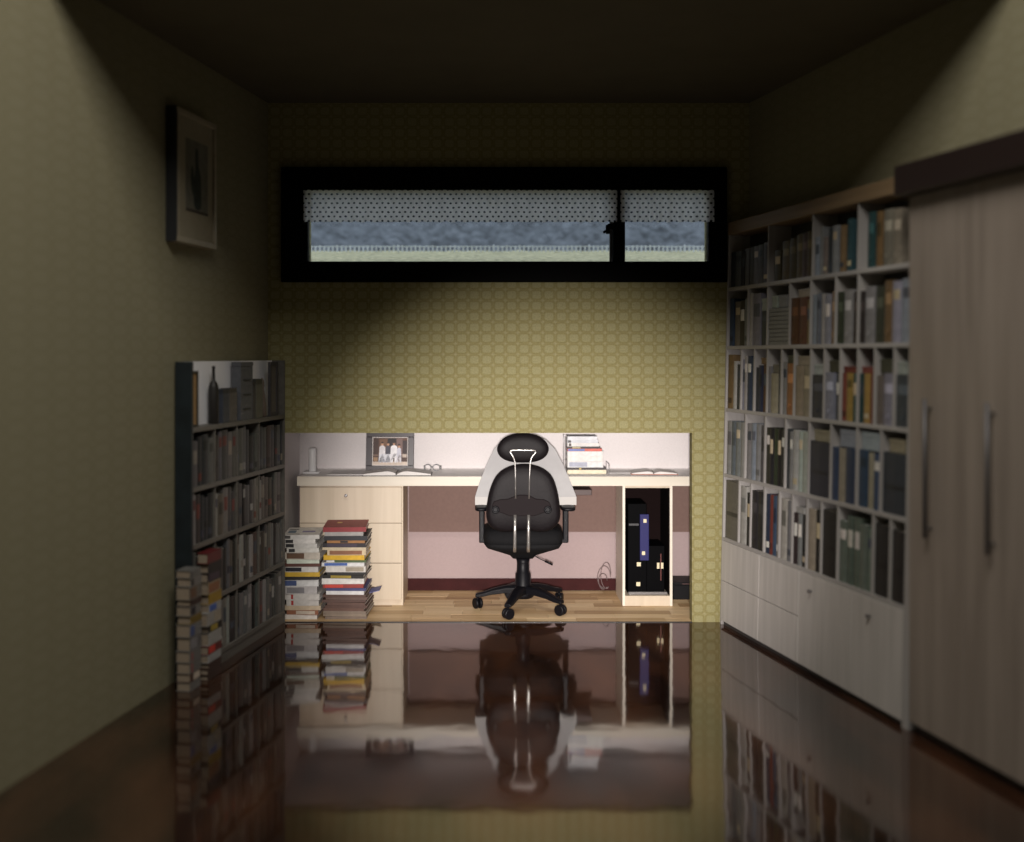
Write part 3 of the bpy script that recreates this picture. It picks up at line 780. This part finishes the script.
zL, topL = pile(LST, X(301.5, 5.06), 5.05, FL, .172, .235, .395, 'the left pile before the drawers', 'books piled in front of the drawers', .0, 3)
zR, topR = pile(RST, X(345, 5.06), 5.05, FL, .205, .235, .432, 'the right pile before the drawers', 'books piled in front of the drawers', .0, 5)
# cover print of the top magazine and the red book's emblem
def topprint(book, rects, z):
    for (x0, x1, y0, y1, c) in rects:
        bm = B(); box(bm, x0, x1, y0, y1, z, z+.0004); link('cover_print', bm, colmat(c), book)
tz = 14*.395/sum(d[0] for d in LST)-.0003
topprint(topL, [(-.072,-.035,.06,.13,(92,110,124)), (-.072,-.03,.15,.17,(60,58,60)), (-.005,.055,.08,.12,(120,116,150)), (-.07,-.01,.02,.035,(110,104,100))], tz)
topprint(topR, [(-.045,-.022,.13,.16,(190,150,90))], 18*.432/sum(d[0] for d in RST)-.0003)
# loose blue brochure sticking out of the right pile
bm = B(); zz = FL+.432*sum(d[0] for d in RST[17:])/sum(d[0] for d in RST)
prism(bm, [(0, 0), (.05, .012), (.05, .0145), (0, .0025)], 'y', 0, .10)
tag(link('brochure', bm, colmat((96,100,150)), matrix=Matrix.Translation((X(368.5,5.06)+.0, 5.075, zz))), 'blue brochure poking out of the right pile of books', 'brochure')

# two more piles at the near end of the low left bookcase
LS2 = [LST[i] for i in (0,1,4,6,7,8,10,11,12,13,15,16)]
RS2 = [RST[i] for i in (0,2,4,6,7,9,10,12,13,14,16,17,19,21)]
ang = math.atan2(u.y, u.x)
pile(LS2, -1.105, 4.005, .0006, .095, .06, .445, 'the short pile by the left wall', 'books piled at the low bookcase end', ang, 8, .52)
pile(RS2, -1.071, 4.150, .0006, .125, .045, .485, 'the tall pile against the low bookcase', 'books piled at the low bookcase end', ang, 9, .7)

# ------------------------------------------------------------------ framed picture on the left wall
uw = Vector((.18, 1, 0)).normalized(); nw = Vector((-uw.y, uw.x, 0))   # into the wall
ya, yb = 4.02, 4.36
MPn = Matrix(((uw.x, nw.x, 0, xl(ya)), (uw.y, nw.y, 0, ya), (0, 0, 1, 1.665), (0, 0, 0, 1)))
pic = thing('wall_picture', 'small pale framed picture of a dark cactus hanging on the left wall', 'picture', matrix=MPn)
pl_ = (yb-ya)/uw.y; ph = .505; fd = .045; fw = .022
FRM = mat('pale_picture_frame', (.30, .26, .19), .5, var=.1); DKS = mat('frame_side_dark', (.012,.013,.016), .6)
boxobj('frame_rail', (0, pl_, -fd, -.002, 0, fw), FRM, pic, .003); boxobj('frame_rail', (0, pl_, -fd, -.002, ph-fw, ph), FRM, pic, .003)
boxobj('frame_stile', (fw*.3, fw, -fd, -.002, fw, ph-fw), FRM, pic, .002); boxobj('frame_stile', (pl_-fw, pl_, -fd, -.002, fw, ph-fw), FRM, pic, .003)
boxobj('side_board', (-.004, fw*.3, -fd+.001, -.002, 0, ph), DKS, pic)
boxobj('mat_board', (fw, pl_-fw, -fd+.008, -fd+.012, fw, ph-fw), mat('mat_board', (.26,.23,.165), .8, var=.06), pic)
pr = boxobj('print', (pl_*.25, pl_*.8, -fd+.0065, -fd+.008, ph*.25, ph*.80), mat('print_ground', (.13,.125,.10), .8, var=.2, scale=25), pic)
bm = B(); cxp = pl_*.52
def sil(pts): prism(bm, [(cxp+a, b) for a, b in pts], 'y', -fd+.0055, -fd+.0065)
sil(blob([(-.022,ph*.30),(.03,ph*.29),(.035,ph*.42),(.028,ph*.55),(.012,ph*.62),(.008,ph*.72),(-.004,ph*.75),(-.014,ph*.70),(-.012,ph*.60),(-.024,ph*.48)], 40))
sil(blob([(-.05,ph*.44),(-.028,ph*.38),(-.024,ph*.46),(-.030,ph*.56),(-.042,ph*.60),(-.052,ph*.54)], 30))
link('cactus_drawing', bm, mat('cactus_ink', (.02,.028,.026), .8, var=.4, scale=40), pr)
bm = B(); box(bm, pl_*.25, pl_*.8, -fd+.0055, -fd+.0065, ph*.25, ph*.27); link('print_edge', bm, mat('print_edge', (.05,.04,.03), .8), pr)

# ------------------------------------------------------------------ desk
DW = wood('desk_maple', (.54,.455,.345), (.62,.53,.415), .45, 'Z', 14)
DT = wood('desk_top_maple', (.60,.55,.46), (.66,.61,.52), .4, 'X', 14)
PBR = mat('desk_shadow_brown', (.15,.088,.072), .7, var=.06, scale=60)  # brown that paints the desktop's shadow on the wall behind
YD = 5.30                     # desk front
desk = thing('desk', 'long pale maple desk with drawers and open cabinet in the alcove', 'desk', (0, YD, 0))
dz1 = Z(476.5, YD); dz0 = Z(486, YD)
def dbox(name, px0, px1, y0, y1, z0, z1, m, bevel=.0015, parent=None, Yref=YD):
    return boxobj(name, (X(px0, Yref), X(px1, Yref), y0-YD, y1-YD, z0, z1), m, parent or desk, bevel)
dbox('desktop', 297, 705, YD+.004, ALC-.001, dz0, dz1, mat('desk_top_white', (.86,.85,.83), .45, var=.02), .001)
dbox('edge_strip', 297, 705, YD, YD+.004, dz0, dz1, DT, .001)
YP = YD+.02
boxobj('back_panel', (X(404, YP), X(613, YP), ALC-.05-YD, ALC-.035-YD, Z(532, ALC-.05), dz0), PBR, desk)  # both desk boards are added to carry the painted shadow
boxobj('back_panel', (X(613, YP), AR-.01, ALC-.05-YD, ALC-.035-YD, Z(532, ALC-.05), dz0), PBR, desk)  # added board too, carrying the desktop's painted shadow
# drawer pedestal
pz0 = 0.0006
px0, px1 = X(300, YP), X(403, YP)
boxobj('pedestal', (px0, px1, .032, ALC-.06-YD, pz0, dz0), DW, desk, .001)
zz = [Z(600, YP), Z(563, YP), Z(523, YP), dz0-.006]
for a, b in zip(zz, zz[1:]):
    d_ = boxobj('drawer', (px0, px1-.006, .016, .032, a+.0015, b-.0015), DW, desk, .0015)
kn = B(); kx, kz = X(346.5, YP), Z(495, YP)
tube(kn, [(kx, .016, kz), (kx, .006, kz), (kx, .002, kz), (kx, -.004, kz), (kx, -.006, kz)], [.004, .004, .0085, .0085, .005], 12)
link('knob', kn, mat('silver_knob', (.75,.75,.78), .25, .9), d_)
# open computer cabinet
cx0, cx1 = X(622.5, YP), X(672.5, YP); sd = .36-.055
LT = mat('pale_edge', (.72,.66,.57), .45, var=.04)
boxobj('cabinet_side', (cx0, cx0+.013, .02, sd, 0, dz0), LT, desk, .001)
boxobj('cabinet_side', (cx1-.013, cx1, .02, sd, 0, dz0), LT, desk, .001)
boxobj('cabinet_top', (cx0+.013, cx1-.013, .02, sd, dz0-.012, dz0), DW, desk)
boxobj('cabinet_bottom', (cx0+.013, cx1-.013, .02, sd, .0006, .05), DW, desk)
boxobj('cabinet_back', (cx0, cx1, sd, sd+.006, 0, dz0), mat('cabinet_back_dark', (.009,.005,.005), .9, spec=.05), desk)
LIN = mat('cabinet_shade_liner', (.006,.004,.004), .9, spec=.05)  # added boards, near-black to imitate the shade inside the cabinet
boxobj('cabinet_shade_liner', (cx0+.013, cx0+.016, .034, sd, .051, dz0-.012), LIN, desk); boxobj('cabinet_shade_liner', (cx1-.016, cx1-.013, .034, sd, .051, dz0-.012), LIN, desk)
# keyboard tray under the top, right of the chair
boxobj('keyboard_tray', (X(566, YP), X(592, YP), .03, .2, dz0-.05, dz0-.022), mat('tray_dark', (.05,.025,.022), .5), desk, .002)
# white arched leaf tilted up at the desk front behind the chair
yl0, yl1 = 5.255, 5.292
pts = []
outl = [(475,497),(479,484),(486,466),(494,449),(503,439),(514,434.5),(525,433.5),(536,435),(546,440),(555,449),(563,464),(571,483),(576.5,497)]
bm = B(); fr, bk = [], []
for (a, b) in outl:
    t = (497-b)/64.0; Y_ = yl0+(yl1-yl0)*t
    q = P(a, b, Y_); q.y -= YD
    fr.append(bm.verts.new(q)); bk.append(bm.verts.new(q+Vector((0, .006, .001))))
bm.faces.new(fr); bm.faces.new(bk[::-1])
for i in range(len(fr)):
    j = (i+1) % len(fr); bm.faces.new((fr[i], bk[i], bk[j], fr[j]))
LEAF = mat('white_leaf', (.36,.355,.36), .6, var=.03)
lf = link('tilted_leaf', bm, LEAF, desk); lf['label'] = 'white arched leaf tilted up behind the chair'
q0 = P(475, 505, yl0); q1 = P(576.5, 497, yl0)
boxobj('leaf_edge', (q0.x, q1.x, yl0-YD-.002, yl0-YD+.010, q0.z, q1.z+.001), mat('leaf_edge_grey', (.45,.435,.42), .5), desk, .001)
for xx in (q0.x+.03, q1.x-.03):   # brackets to the desk
    boxobj('leaf_bracket', (xx-.006, xx+.006, yl0-YD+.010, .03, q0.z+.004, q0.z+.012), mat('bracket_dark', (.04,.03,.03), .5), desk)
    boxobj('leaf_bracket', (xx-.006, xx+.006, .022, .03, q0.z+.012, dz0), mat('bracket_dark', (.04,.03,.03), .5), desk)

# things on the desk
ZT = dz1+.0003
g = thing('tube_stand', 'slim white upright tube on a small square base, left end of desk', 'device', (X(312.5, 5.45), 5.45, ZT))
WPL = mat('white_plastic', (.80,.81,.82), .4)
boxobj('base', (-.044, .038, -.035, .035, 0, .010), WPL, g, .004)
bm = B(); lathe(bm, [(.019, .010), (.020, .013), (.020, .118), (.018, .126), (.010, .129)], 20); link('tube', bm, WPL, g)
def sheet(px0, px1, y0, y1, label, z, rot=0, n=1, cat='paper'):
    bm = B()
    for k in range(n):
        o_ = k*.0012; box(bm, X(px0, y0)+o_, X(px1, y0)-o_*.5, y0+o_, y1, z+k*.0009, z+k*.0009+.0007)
    tag(link('papers', bm, mat('paper_white', (.78,.77,.76), .8)), label, cat)
sheet(327, 368, 5.36, 5.56, 'thin sheaf of white papers left of the photo frame', ZT, n=4)
sheet(608, 634, 5.44, 5.58, 'few white sheets between book stack and magazine on the desk', ZT, n=3)
def open_book(cx, cy, w_, d_, label, cover, tilt=0, hgt=.02):
    bk_ = thing('open_book', label, 'book', (cx, cy, ZT), tilt)
    bm = B(); n = 10
    for sgn in (-1, 1):
        prof = [(sgn*w_/2*k/n, .003+hgt*(math.sin(min(1, (k/n)*2.6+.15)*math.pi/2)*(1-.78*(k/n)**1.4))) for k in range(n+1)]
        prism(bm, [(sgn*.0005, .002)]+prof+[(sgn*w_/2, .002)], 'y', 0, d_)
    link('pages', bm, PAGEW, bk_)
    bm = B(); box(bm, -w_/2-.004, w_/2+.004, -.003, d_+.003, 0, .002); link('cover', bm, colmat(cover), bk_)
    bm = B(); tube(bm, [(-.004, -.004, .004), (-.004, -.001, hgt*.6), (-.003, d_, hgt*.5)], .0025, 6); link('bookmark', bm, colmat((60,56,52)), bk_)
open_book(X(397, 5.33), 5.33, .335, .16, 'open book lying face up in front of the photo frame', (40,36,32), .03, .022)
# photo frame
pf = thing('photo_frame', 'black framed photograph of four seated people, leaning on the alcove wall', 'photo frame', (X(389.5, 5.56), 5.56, ZT+.0022), -.02)
fw_, fh_ = .248, .20
tilt = Matrix.Rotation(-.14, 4, 'X')
BLK = mat('black_frame', (.022,.016,.022), .35)
def pfp(name, ext, m, par=None, bevel=0):
    return boxobj(name, ext, m, par or pf, bevel, None if par else tilt)
pfp('frame_rail', (-fw_/2, fw_/2, 0, .014, 0, .024), BLK, bevel=.002); pfp('frame_rail', (-fw_/2, fw_/2, 0, .014, fh_-.028, fh_), BLK, bevel=.002)
pfp('frame_stile', (-fw_/2, -fw_/2+.032, 0, .014, .024, fh_-.028), BLK, bevel=.002); pfp('frame_stile', (fw_/2-.030, fw_/2, 0, .014, .024, fh_-.028), BLK, bevel=.002)
pfp('backing', (-fw_/2+.01, fw_/2-.01, .010, .014, .01, fh_-.01), BLK)
ix0, ix1, iz0, iz1 = -fw_/2+.032, fw_/2-.030, .024, fh_-.028
mt = pfp('mat_border', (ix0, ix1, .007, .009, iz0, iz1), mat('photo_border', (.62,.58,.56), .5))
b0 = .004
bm = B(); cols = []
def pm(c):
    m = colmat(c, 'print')
    if m not in cols: cols.append(m)
    return cols.index(m)
WX, WZ = ix1-ix0-2*b0, iz1-iz0-2*b0
lay = [0]
def poly(pts, c):
    lay[0] += 1; y = .0068-lay[0]*.00004
    f = bm.faces.new([bm.verts.new((ix0+b0+a*WX, y, iz0+b0+(1-b)*WZ)) for a, b in pts]); f.material_index = pm(c)
def rect(a0, a1, b0_, b1, c): poly([(a0, b0_), (a1, b0_), (a1, b1), (a0, b1)], c)
rect(0, 1, 0, 1, (92,62,48)); rect(0, .16, 0, .62, (60,36,28)); rect(.2, .5, .05, .4, (112,80,58)); rect(.42, .68, .02, .3, (28,20,20)); rect(.68, .86, .02, .6, (120,96,90)); rect(.86, 1, .1, .9, (52,36,38))
rect(0, 1, .62, .66, (120,96,84)); rect(0, 1, .68, .88, (72,48,40)); rect(0, 1, .88, 1, (206,190,176)); rect(.02, .14, .72, .86, (150,120,90)); rect(.86, .98, .6, .72, (190,176,164))
def ell(cx_, cy_, rx, ry, c, n=12): poly([(cx_+rx*math.cos(2*math.pi*k/n), cy_+ry*math.sin(2*math.pi*k/n)) for k in range(n)], c)
for (cx_, top, sh, tr, wdt) in ((.27,.18,(224,222,226),(222,224,232),.20), (.44,.18,(70,70,84),(214,216,224),.17), (.61,.17,(240,240,244),(228,228,232),.22), (.76,.26,(206,208,220),(218,216,222),.14)):
    h_ = 1-top
    poly([(cx_-wdt*.42, top+.16), (cx_-wdt*.15, top+.10), (cx_+wdt*.15, top+.10), (cx_+wdt*.42, top+.16), (cx_+wdt*.46, top+.46), (cx_-wdt*.46, top+.46)], sh)
    poly([(cx_-wdt*.44, top+.42), (cx_+wdt*.44, top+.42), (cx_+wdt*.5, .90), (cx_+wdt*.12, .92), (cx_+wdt*.02, .58), (cx_-wdt*.14, .92), (cx_-wdt*.52, .90)], tr)
    ell(cx_, top+.045, .036, .066, (196,150,120)); poly([(cx_-.038, top+.03), (cx_-.025, top-.035), (cx_+.025, top-.035), (cx_+.038, top+.03)], (40,28,26))
po = link('photo_print', bm, cols, mt)
# easel strut
bm = B(); box(bm, -.02, .02, .085, .088, 0, .002); prism(bm, [(-.02, .0), (.02, .0), (.012, .12), (-.012, .12)], 'y', .014, .017)
link('easel_back', bm, BLK, pf, tilt)
# small wire gadget right of the frame
gd = thing('spectacles', 'small pair of grey spectacles lying right of the open book', 'spectacles', (X(432, 5.5), 5.5, ZT))
GW = mat('grey_wire', (.18,.19,.20), .35, .5)
bm = B()
for s in (-1, 1):
    tube(bm, [(s*.022+.018*math.cos(a), 0, .022+.016*math.sin(a)) for a in (k*2*math.pi/14 for k in range(15))], .0022, 6, 0, False)
tube(bm, [(-.005, 0, .027), (.005, 0, .027)], .002, 6)
link('rims', bm, GW, gd)
for s in (-1, 1):
    bm = B(); tube(bm, [(s*.04, 0, .025), (s*.043, .05, .028), (s*.042, .085, .024), (s*.041, .1, .003)], .002, 6); link('temple', bm, GW, gd)
# stack of books in a wire rack, right of the chair
DST = [(12,(206,208,212),'white',None),(10,(196,200,206),'pale grey',(.02,.12,(60,56,58))),(12,(210,208,206),'white',(.05,.12,(70,62,60))),(7,(44,38,40),'black',(.15,.4,(170,160,120))),(9,(196,96,84),'red',(.02,.5,(96,120,180))),
       (16,(214,214,212),'white',None),(18,(216,214,210),'white',None),(20,(212,212,212),'white',(.05,.55,(160,164,180))),(8,(46,40,42),'black',(.3,.36,(180,160,90))),(13,(214,206,180),'cream',None)]
r = random.Random(12); z = ZT; tot = .188; s = tot/sum(d[0] for d in DST)
for k in range(len(DST)-1, -1, -1):
    px_, c, cn, band = DST[k]; t = px_*s; w_ = .155+.045*(k/len(DST))+r.uniform(-.006, .006)
    flat_book('book', X(566.5, 5.42)+.005+w_/2, 5.42+r.uniform(-.003, .003), z, w_, .14, t-.0003, c, '%s book, %s from the top of the desk stack beside the chair' % (cn, ORD[k]), 'books stacked on the desk', 0, band)
    z += t
rk = thing('wire_rack', 'thin wire book rack around the stack on the desk', 'rack', (X(566, 5.42), 5.42, ZT))
RW = mat('pale_wire', (.45,.45,.47), .3, .6)
for sx in (-.004, .2165):
    hh_ = .19 if sx < 0 else .05
    bm = B(); tube(bm, [(sx, 0, 0), (sx, 0, hh_), (sx, .14, hh_), (sx, .14, 0)], .0018, 6); link('wire_side', bm, RW, rk)
bm = B(); tube(bm, [(-.004, .148, .001), (.2165, .148, .001)], .0018, 6); link('wire_base', bm, RW, rk)
open_book(X(654, 5.4), 5.385, .225, .15, 'open magazine with an orange cover edge at the desk right end', (176,84,52), -.06, .014)

# computer inside the open cabinet
pc = thing('computer_tower', 'black computer tower with blue stripe inside the open cabinet', 'computer', (0, YP, .0505))
PCB = mat('black_case', (.0015,.0015,.002), .6, spec=.04)
pw0, pw1 = cx0+.02, cx1-.016
pcz = .0505
def pbox(name, a, b, y0, y1, z0, z1, m, bevel=.0015, par=None):
    return boxobj(name, (a, b, y0, y1, z0-pcz, z1-pcz), m, par or pc, bevel)
xw0, xw1 = X(629, YP), X(665, YP)
pbox('case', xw0, X(648, YP), .045, .26, pcz, Z(505, YP), PCB, .003)
pbox('case', X(648, YP)+.001, xw1+.008, .06, .26, pcz, Z(548, YP), PCB, .003)
fp = pbox('blue_panel', X(641, YP), X(650, YP), .036, .0455, Z(562, YP), Z(515.5, YP), mat('violet_blue_plastic', (.020,.020,.105), .5, spec=.2), .002)
SK = mat('cream_sticker', (.70,.62,.42), .6)
for (a, b) in ((646, 522), (644.5, 554.5)):
    pbox('sticker', X(a-1.6, YP), X(a+1.6, YP), .0352, .036, Z(b+1.8, YP), Z(b-1.8, YP), SK, 0)
for (a, b) in ((640, 566), (639.5, 586)):
    pbox('sticker', X(a-2, YP), X(a+2, YP), .044, .045, Z(b+2, YP), Z(b-2, YP), SK, 0)
for a in (660, 664):
    pbox('sticker', X(a-1.2, YP), X(a+1.2, YP), .058, .06, Z(571, YP), Z(565, YP), SK, 0)
pbox('red_strip', X(662.3, YP), X(663.2, YP), .059, .0595, Z(583, YP), Z(556, YP), mat('dark_red_strip', (.12,.02,.015), .5), 0)
pbox('drive_slot', X(630, YP), X(640, YP), .0435, .045, Z(527, YP), Z(525, YP), mat('slot_grey', (.03,.03,.034), .5), 0)
o = boxobj('notebook_computer', (X(629, YP), X(668, YP), .024, .043, pcz+.0003, pcz+.014), mat('silver_lid', (.25,.24,.24), .3, .5), None, .002)
o.location = (0, YP-.004, 0); tag(o, 'flat silver slab lying on the cabinet floor before the computer', 'laptop')
# cables beside the cabinet
def cable(i, cx_, cz_, rx, rz, y):
    bm = B(); tube(bm, [(cx_+rx*math.cos(a), y+.012*math.sin(2*a+i), cz_+rz*math.sin(a)) for a in (k*2*math.pi/24 for k in range(21))], .0022, 6)
    return bm
for i, (a, b, rx, rz, lab) in enumerate(((604, 577, .034, .058, 'largest'), (606, 575, .026, .068, 'tallest'), (603, 581, .022, .040, 'smallest'))):
    y = ALC-.08-.014*i; bm = cable(i, X(a, y), max(Z(b, y), rz+.003), rx, rz, y)
    tag(link('cable', bm, mat('grey_cable', (.16,.12,.12), .5)), '%s loop of grey cable hanging beside the open cabinet' % lab, 'cable', 'cables beside the cabinet')
# black box on the floor right of the cabinet
bx_ = thing('black_box', 'low black box on the parquet right of the open cabinet', 'box', (X(684, 5.45), 5.45, 0))
BKP = mat('black_plastic', (.004,.004,.005), .5, spec=.15)
boxobj('body', (-.055, .10, 0, .16, .0008, .075), BKP, bx_, .004); boxobj('lid', (-.058, .103, -.003, .163, .075, .09), BKP, bx_, .003)
boxobj('slot', (-.01, .03, -.0035, -.003, .08, .084), mat('slot_red', (.08,.03,.028), .5), bx_)

# ------------------------------------------------------------------ office chair (seen from behind)
CX_, CY_ = X(523, 5.26), 5.26
ch = thing('office_chair', 'black high-backed office chair on castors seen from behind at the desk', 'chair', (CX_, CY_, 0))
LEA = mat('black_leather', (.008,.006,.0072), .55, spec=.18, var=.2, scale=90, bump=.25)
FAB = mat('black_fabric', (.006,.006,.007), .8, spec=.2, var=.2, scale=120)
PLS = mat('black_nylon', (.004,.004,.006), .45, spec=.2)
BRN = mat('brown_black_shell', (.010,.006,.007), .6, spec=.12)
CHR = mat('dull_chrome', (.62,.60,.58), .28, .85)
def cp(px, py, y): # pixel at depth -> chair-local
    q = P(px, py, y); return Vector((q.x-CX_, y-CY_, q.z))
YB = 5.095                       # plane of the backrest
def outline(pts, y): return [(cp(a, b, y).x, cp(a, b, y).z) for a, b in pts]
bm = B(); pillow(bm, blob(outline([(509,467),(524,464.5),(539,467),(551,475),(557,489),(560,507),(559.5,521),(552,530),(541,533),(524,531),(507,533),(494,530),(487,521),(486.5,507),(490,489),(497,475)], YB), 64), .075, -.6)
link('backrest', bm, LEA, ch, Matrix.Translation((0, YB-CY_+.03, 0)))
bm = B(); pillow(bm, blob(outline([(510,435.5),(523,433.5),(536,435.5),(545,441),(549,449),(546,457),(537,462),(523,463.5),(509,462),(500,457),(497,449),(501,441)], YB), 48), .07, -.8)
link('headrest', bm, LEA, ch, Matrix.Translation((0, YB-CY_+.035, 0)))
yo = YB-CY_-.024
bm = B()
def c2(px, py, dy=0): q = cp(px, py, YB); return (q.x, yo+dy, q.z)
tube(bm, [c2(515.5,498), c2(515.3,475), c2(515,462), c2(513.5,457), c2(510.2,452), c2(511,450.2), c2(514,449.8), c2(531.5,449.8), c2(535,450.2), c2(535.6,452), c2(531.3,457), c2(530,462), c2(529.4,475), c2(528.8,498)], .0038, 8)
link('headrest_wire', bm, CHR, ch)
bm = B(); prism(bm, outline([(492,505),(494,501),(500,499),(508,498.5),(514,496),(519,494.5),(526,494.5),(531,496),(536,498.5),(544,499),(549,501.5),(551,506),(549,510),(543,512.5),(534,515.5),(510,515.5),(502,512.5),(494,510)], YB), 'y', yo+.002, yo+.026)
link('back_bracket', bm, BRN, ch, bevel=.003)
for a in (495.5, 547.5):
    q = cp(a, 509, YB); bm = B()
    tube(bm, [(q.x+.014*math.cos(t), yo-.002, q.z+.014*math.sin(t)) for t in (k*2*math.pi/16 for k in range(17))], .005, 8, 0, False)
    tube(bm, [(q.x, yo+.02, q.z), (q.x, yo-.001, q.z)], .010, 12)
    link('bracket_knob', bm, PLS, ch)
for a in (515, 528.5):
    bm = B(); tube(bm, [c2(a, 514, .0), c2(a-.2, 530, -.004), c2(a-.3, 545, -.003), c2(a-.3, 551, .006)], .0075, 10); link('support_bar', bm, CHR, ch)
# seat
SW = .198
bm = B()
so = blob([(-SW*.93,-.10),(-SW*.6,-.13),(0,-.138),(SW*.6,-.13),(SW*.93,-.10),(SW,.02),(SW*.97,.15),(SW*.8,.21),(0,.225),(-SW*.8,.21),(-SW*.97,.15),(-SW,.02)], 48)
pillow(bm, so, .115, 0, 'xy', 3.5); link('seat', bm, FAB, ch, Matrix.Translation((0, .03, .355)))
bm = B()   # under-seat pan, tapering down to the column
prev = None
for (k, zz_) in ((1.0, .33), (.92, .305), (.62, .283), (.34, .262), (.26, .245)):
    ring = [bm.verts.new((a*k, .03+b*k, zz_)) for a, b in so[::2]]
    if prev:
        for i in range(len(ring)): bm.faces.new((prev[i], prev[(i+1) % len(ring)], ring[(i+1) % len(ring)], ring[i])).smooth = True
    else: bm.faces.new(ring)
    prev = ring
bm.faces.new(prev[::-1])
link('seat_pan', bm, FAB, ch)
bm = B(); tube(bm, [(.05, -.03, .268), (.085, -.04, .25), (.105, -.045, .242)], .0022, 6); tube(bm, [(.105, -.045, .242), (.142, -.05, .225)], .0048, 8)
link('height_lever', bm, PLS, ch)
# arms
for s, (pa, pb, qx) in ((-1, (474.5, 487.5, 481.5)), (1, (562, 577, 567.5))):
    x0 = cp(pa, 507, 5.12).x; x1 = cp(pb, 507, 5.12).x; xq = cp(qx, 520, 5.12).x
    bm = B(); pillow(bm, [(x0+(x1-x0)*.5+(x1-x0)*.5*math.copysign(abs(math.cos(t))**.5, math.cos(t)), .02+.115*math.copysign(abs(math.sin(t))**.4, math.sin(t))) for t in (k*2*math.pi/32 for k in range(32))], .026, 0, 'xy', 3)
    link('armrest_pad', bm, PLS, ch, Matrix.Translation((0, 0, .497)))
    bm = B(); box(bm, xq-.013, xq+.013, -.02, .03, .335, .49); box(bm, min(xq-.013, s*.15), max(xq+.013, s*.15), -.02, .03, .325, .345)
    link('armrest_post', bm, PLS, ch, bevel=.005)
# column and star base
bm = B(); lathe(bm, [(.042, .07), (.042, .10), (.040, .105), (.037, .175), (.031, .18), (.030, .225), (.030, .228), (.034, .248)], 20); link('gas_column', bm, PLS, ch)
bm = B(); lathe(bm, [(.040, .055), (.052, .062), (.052, .088), (.038, .10)], 20); link('base_hub', bm, PLS, ch)
for k in range(5):
    a = math.radians(-110+72*k); ca, sa = math.cos(a), math.sin(a); R_ = .222
    bm = B()
    secs = [(.03, .096, .032, .046), (.09, .094, .026, .040), (.15, .083, .021, .032), (.195, .070, .019, .026), (.232, .064, .016, .020)]
    prev = None
    for (rr, zc, hw, hh_) in secs:
        ring = [bm.verts.new((rr*ca-q*sa*hw, rr*sa+q*ca*hw, zc+v*hh_*.5)) for q, v in ((-1,-.7),(1,-.7),(1,.5),(.6,1),(-.6,1),(-1,.5))]
        if prev:
            for i in range(6): bm.faces.new((prev[i], prev[(i+1) % 6], ring[(i+1) % 6], ring[i]))
        else: bm.faces.new(ring)
        prev = ring
    bm.faces.new(prev[::-1])
    lg = link('base_leg', bm, PLS, ch, bevel=.003)
    # twin wheel castor
    bm = B(); wa = a+.9+k*.7; wx_, wy_ = math.cos(wa), math.sin(wa); ox, oy = R_*ca, R_*sa; rw = .026
    for s in (-1, 1):
        p0 = Vector((ox, oy, rw+.0008))+Vector((wx_, wy_, 0))*s*.004; p1 = Vector((ox, oy, rw+.0008))+Vector((wx_, wy_, 0))*s*.019
        tube(bm, [p0, p0.lerp(p1, .2), p0.lerp(p1, .8), p1], [rw*.9, rw, rw, rw*.82], 16)
    tube(bm, [(ox, oy, rw+.01), (ox, oy, .056)], .006, 8)
    link('castor', bm, PLS, lg)
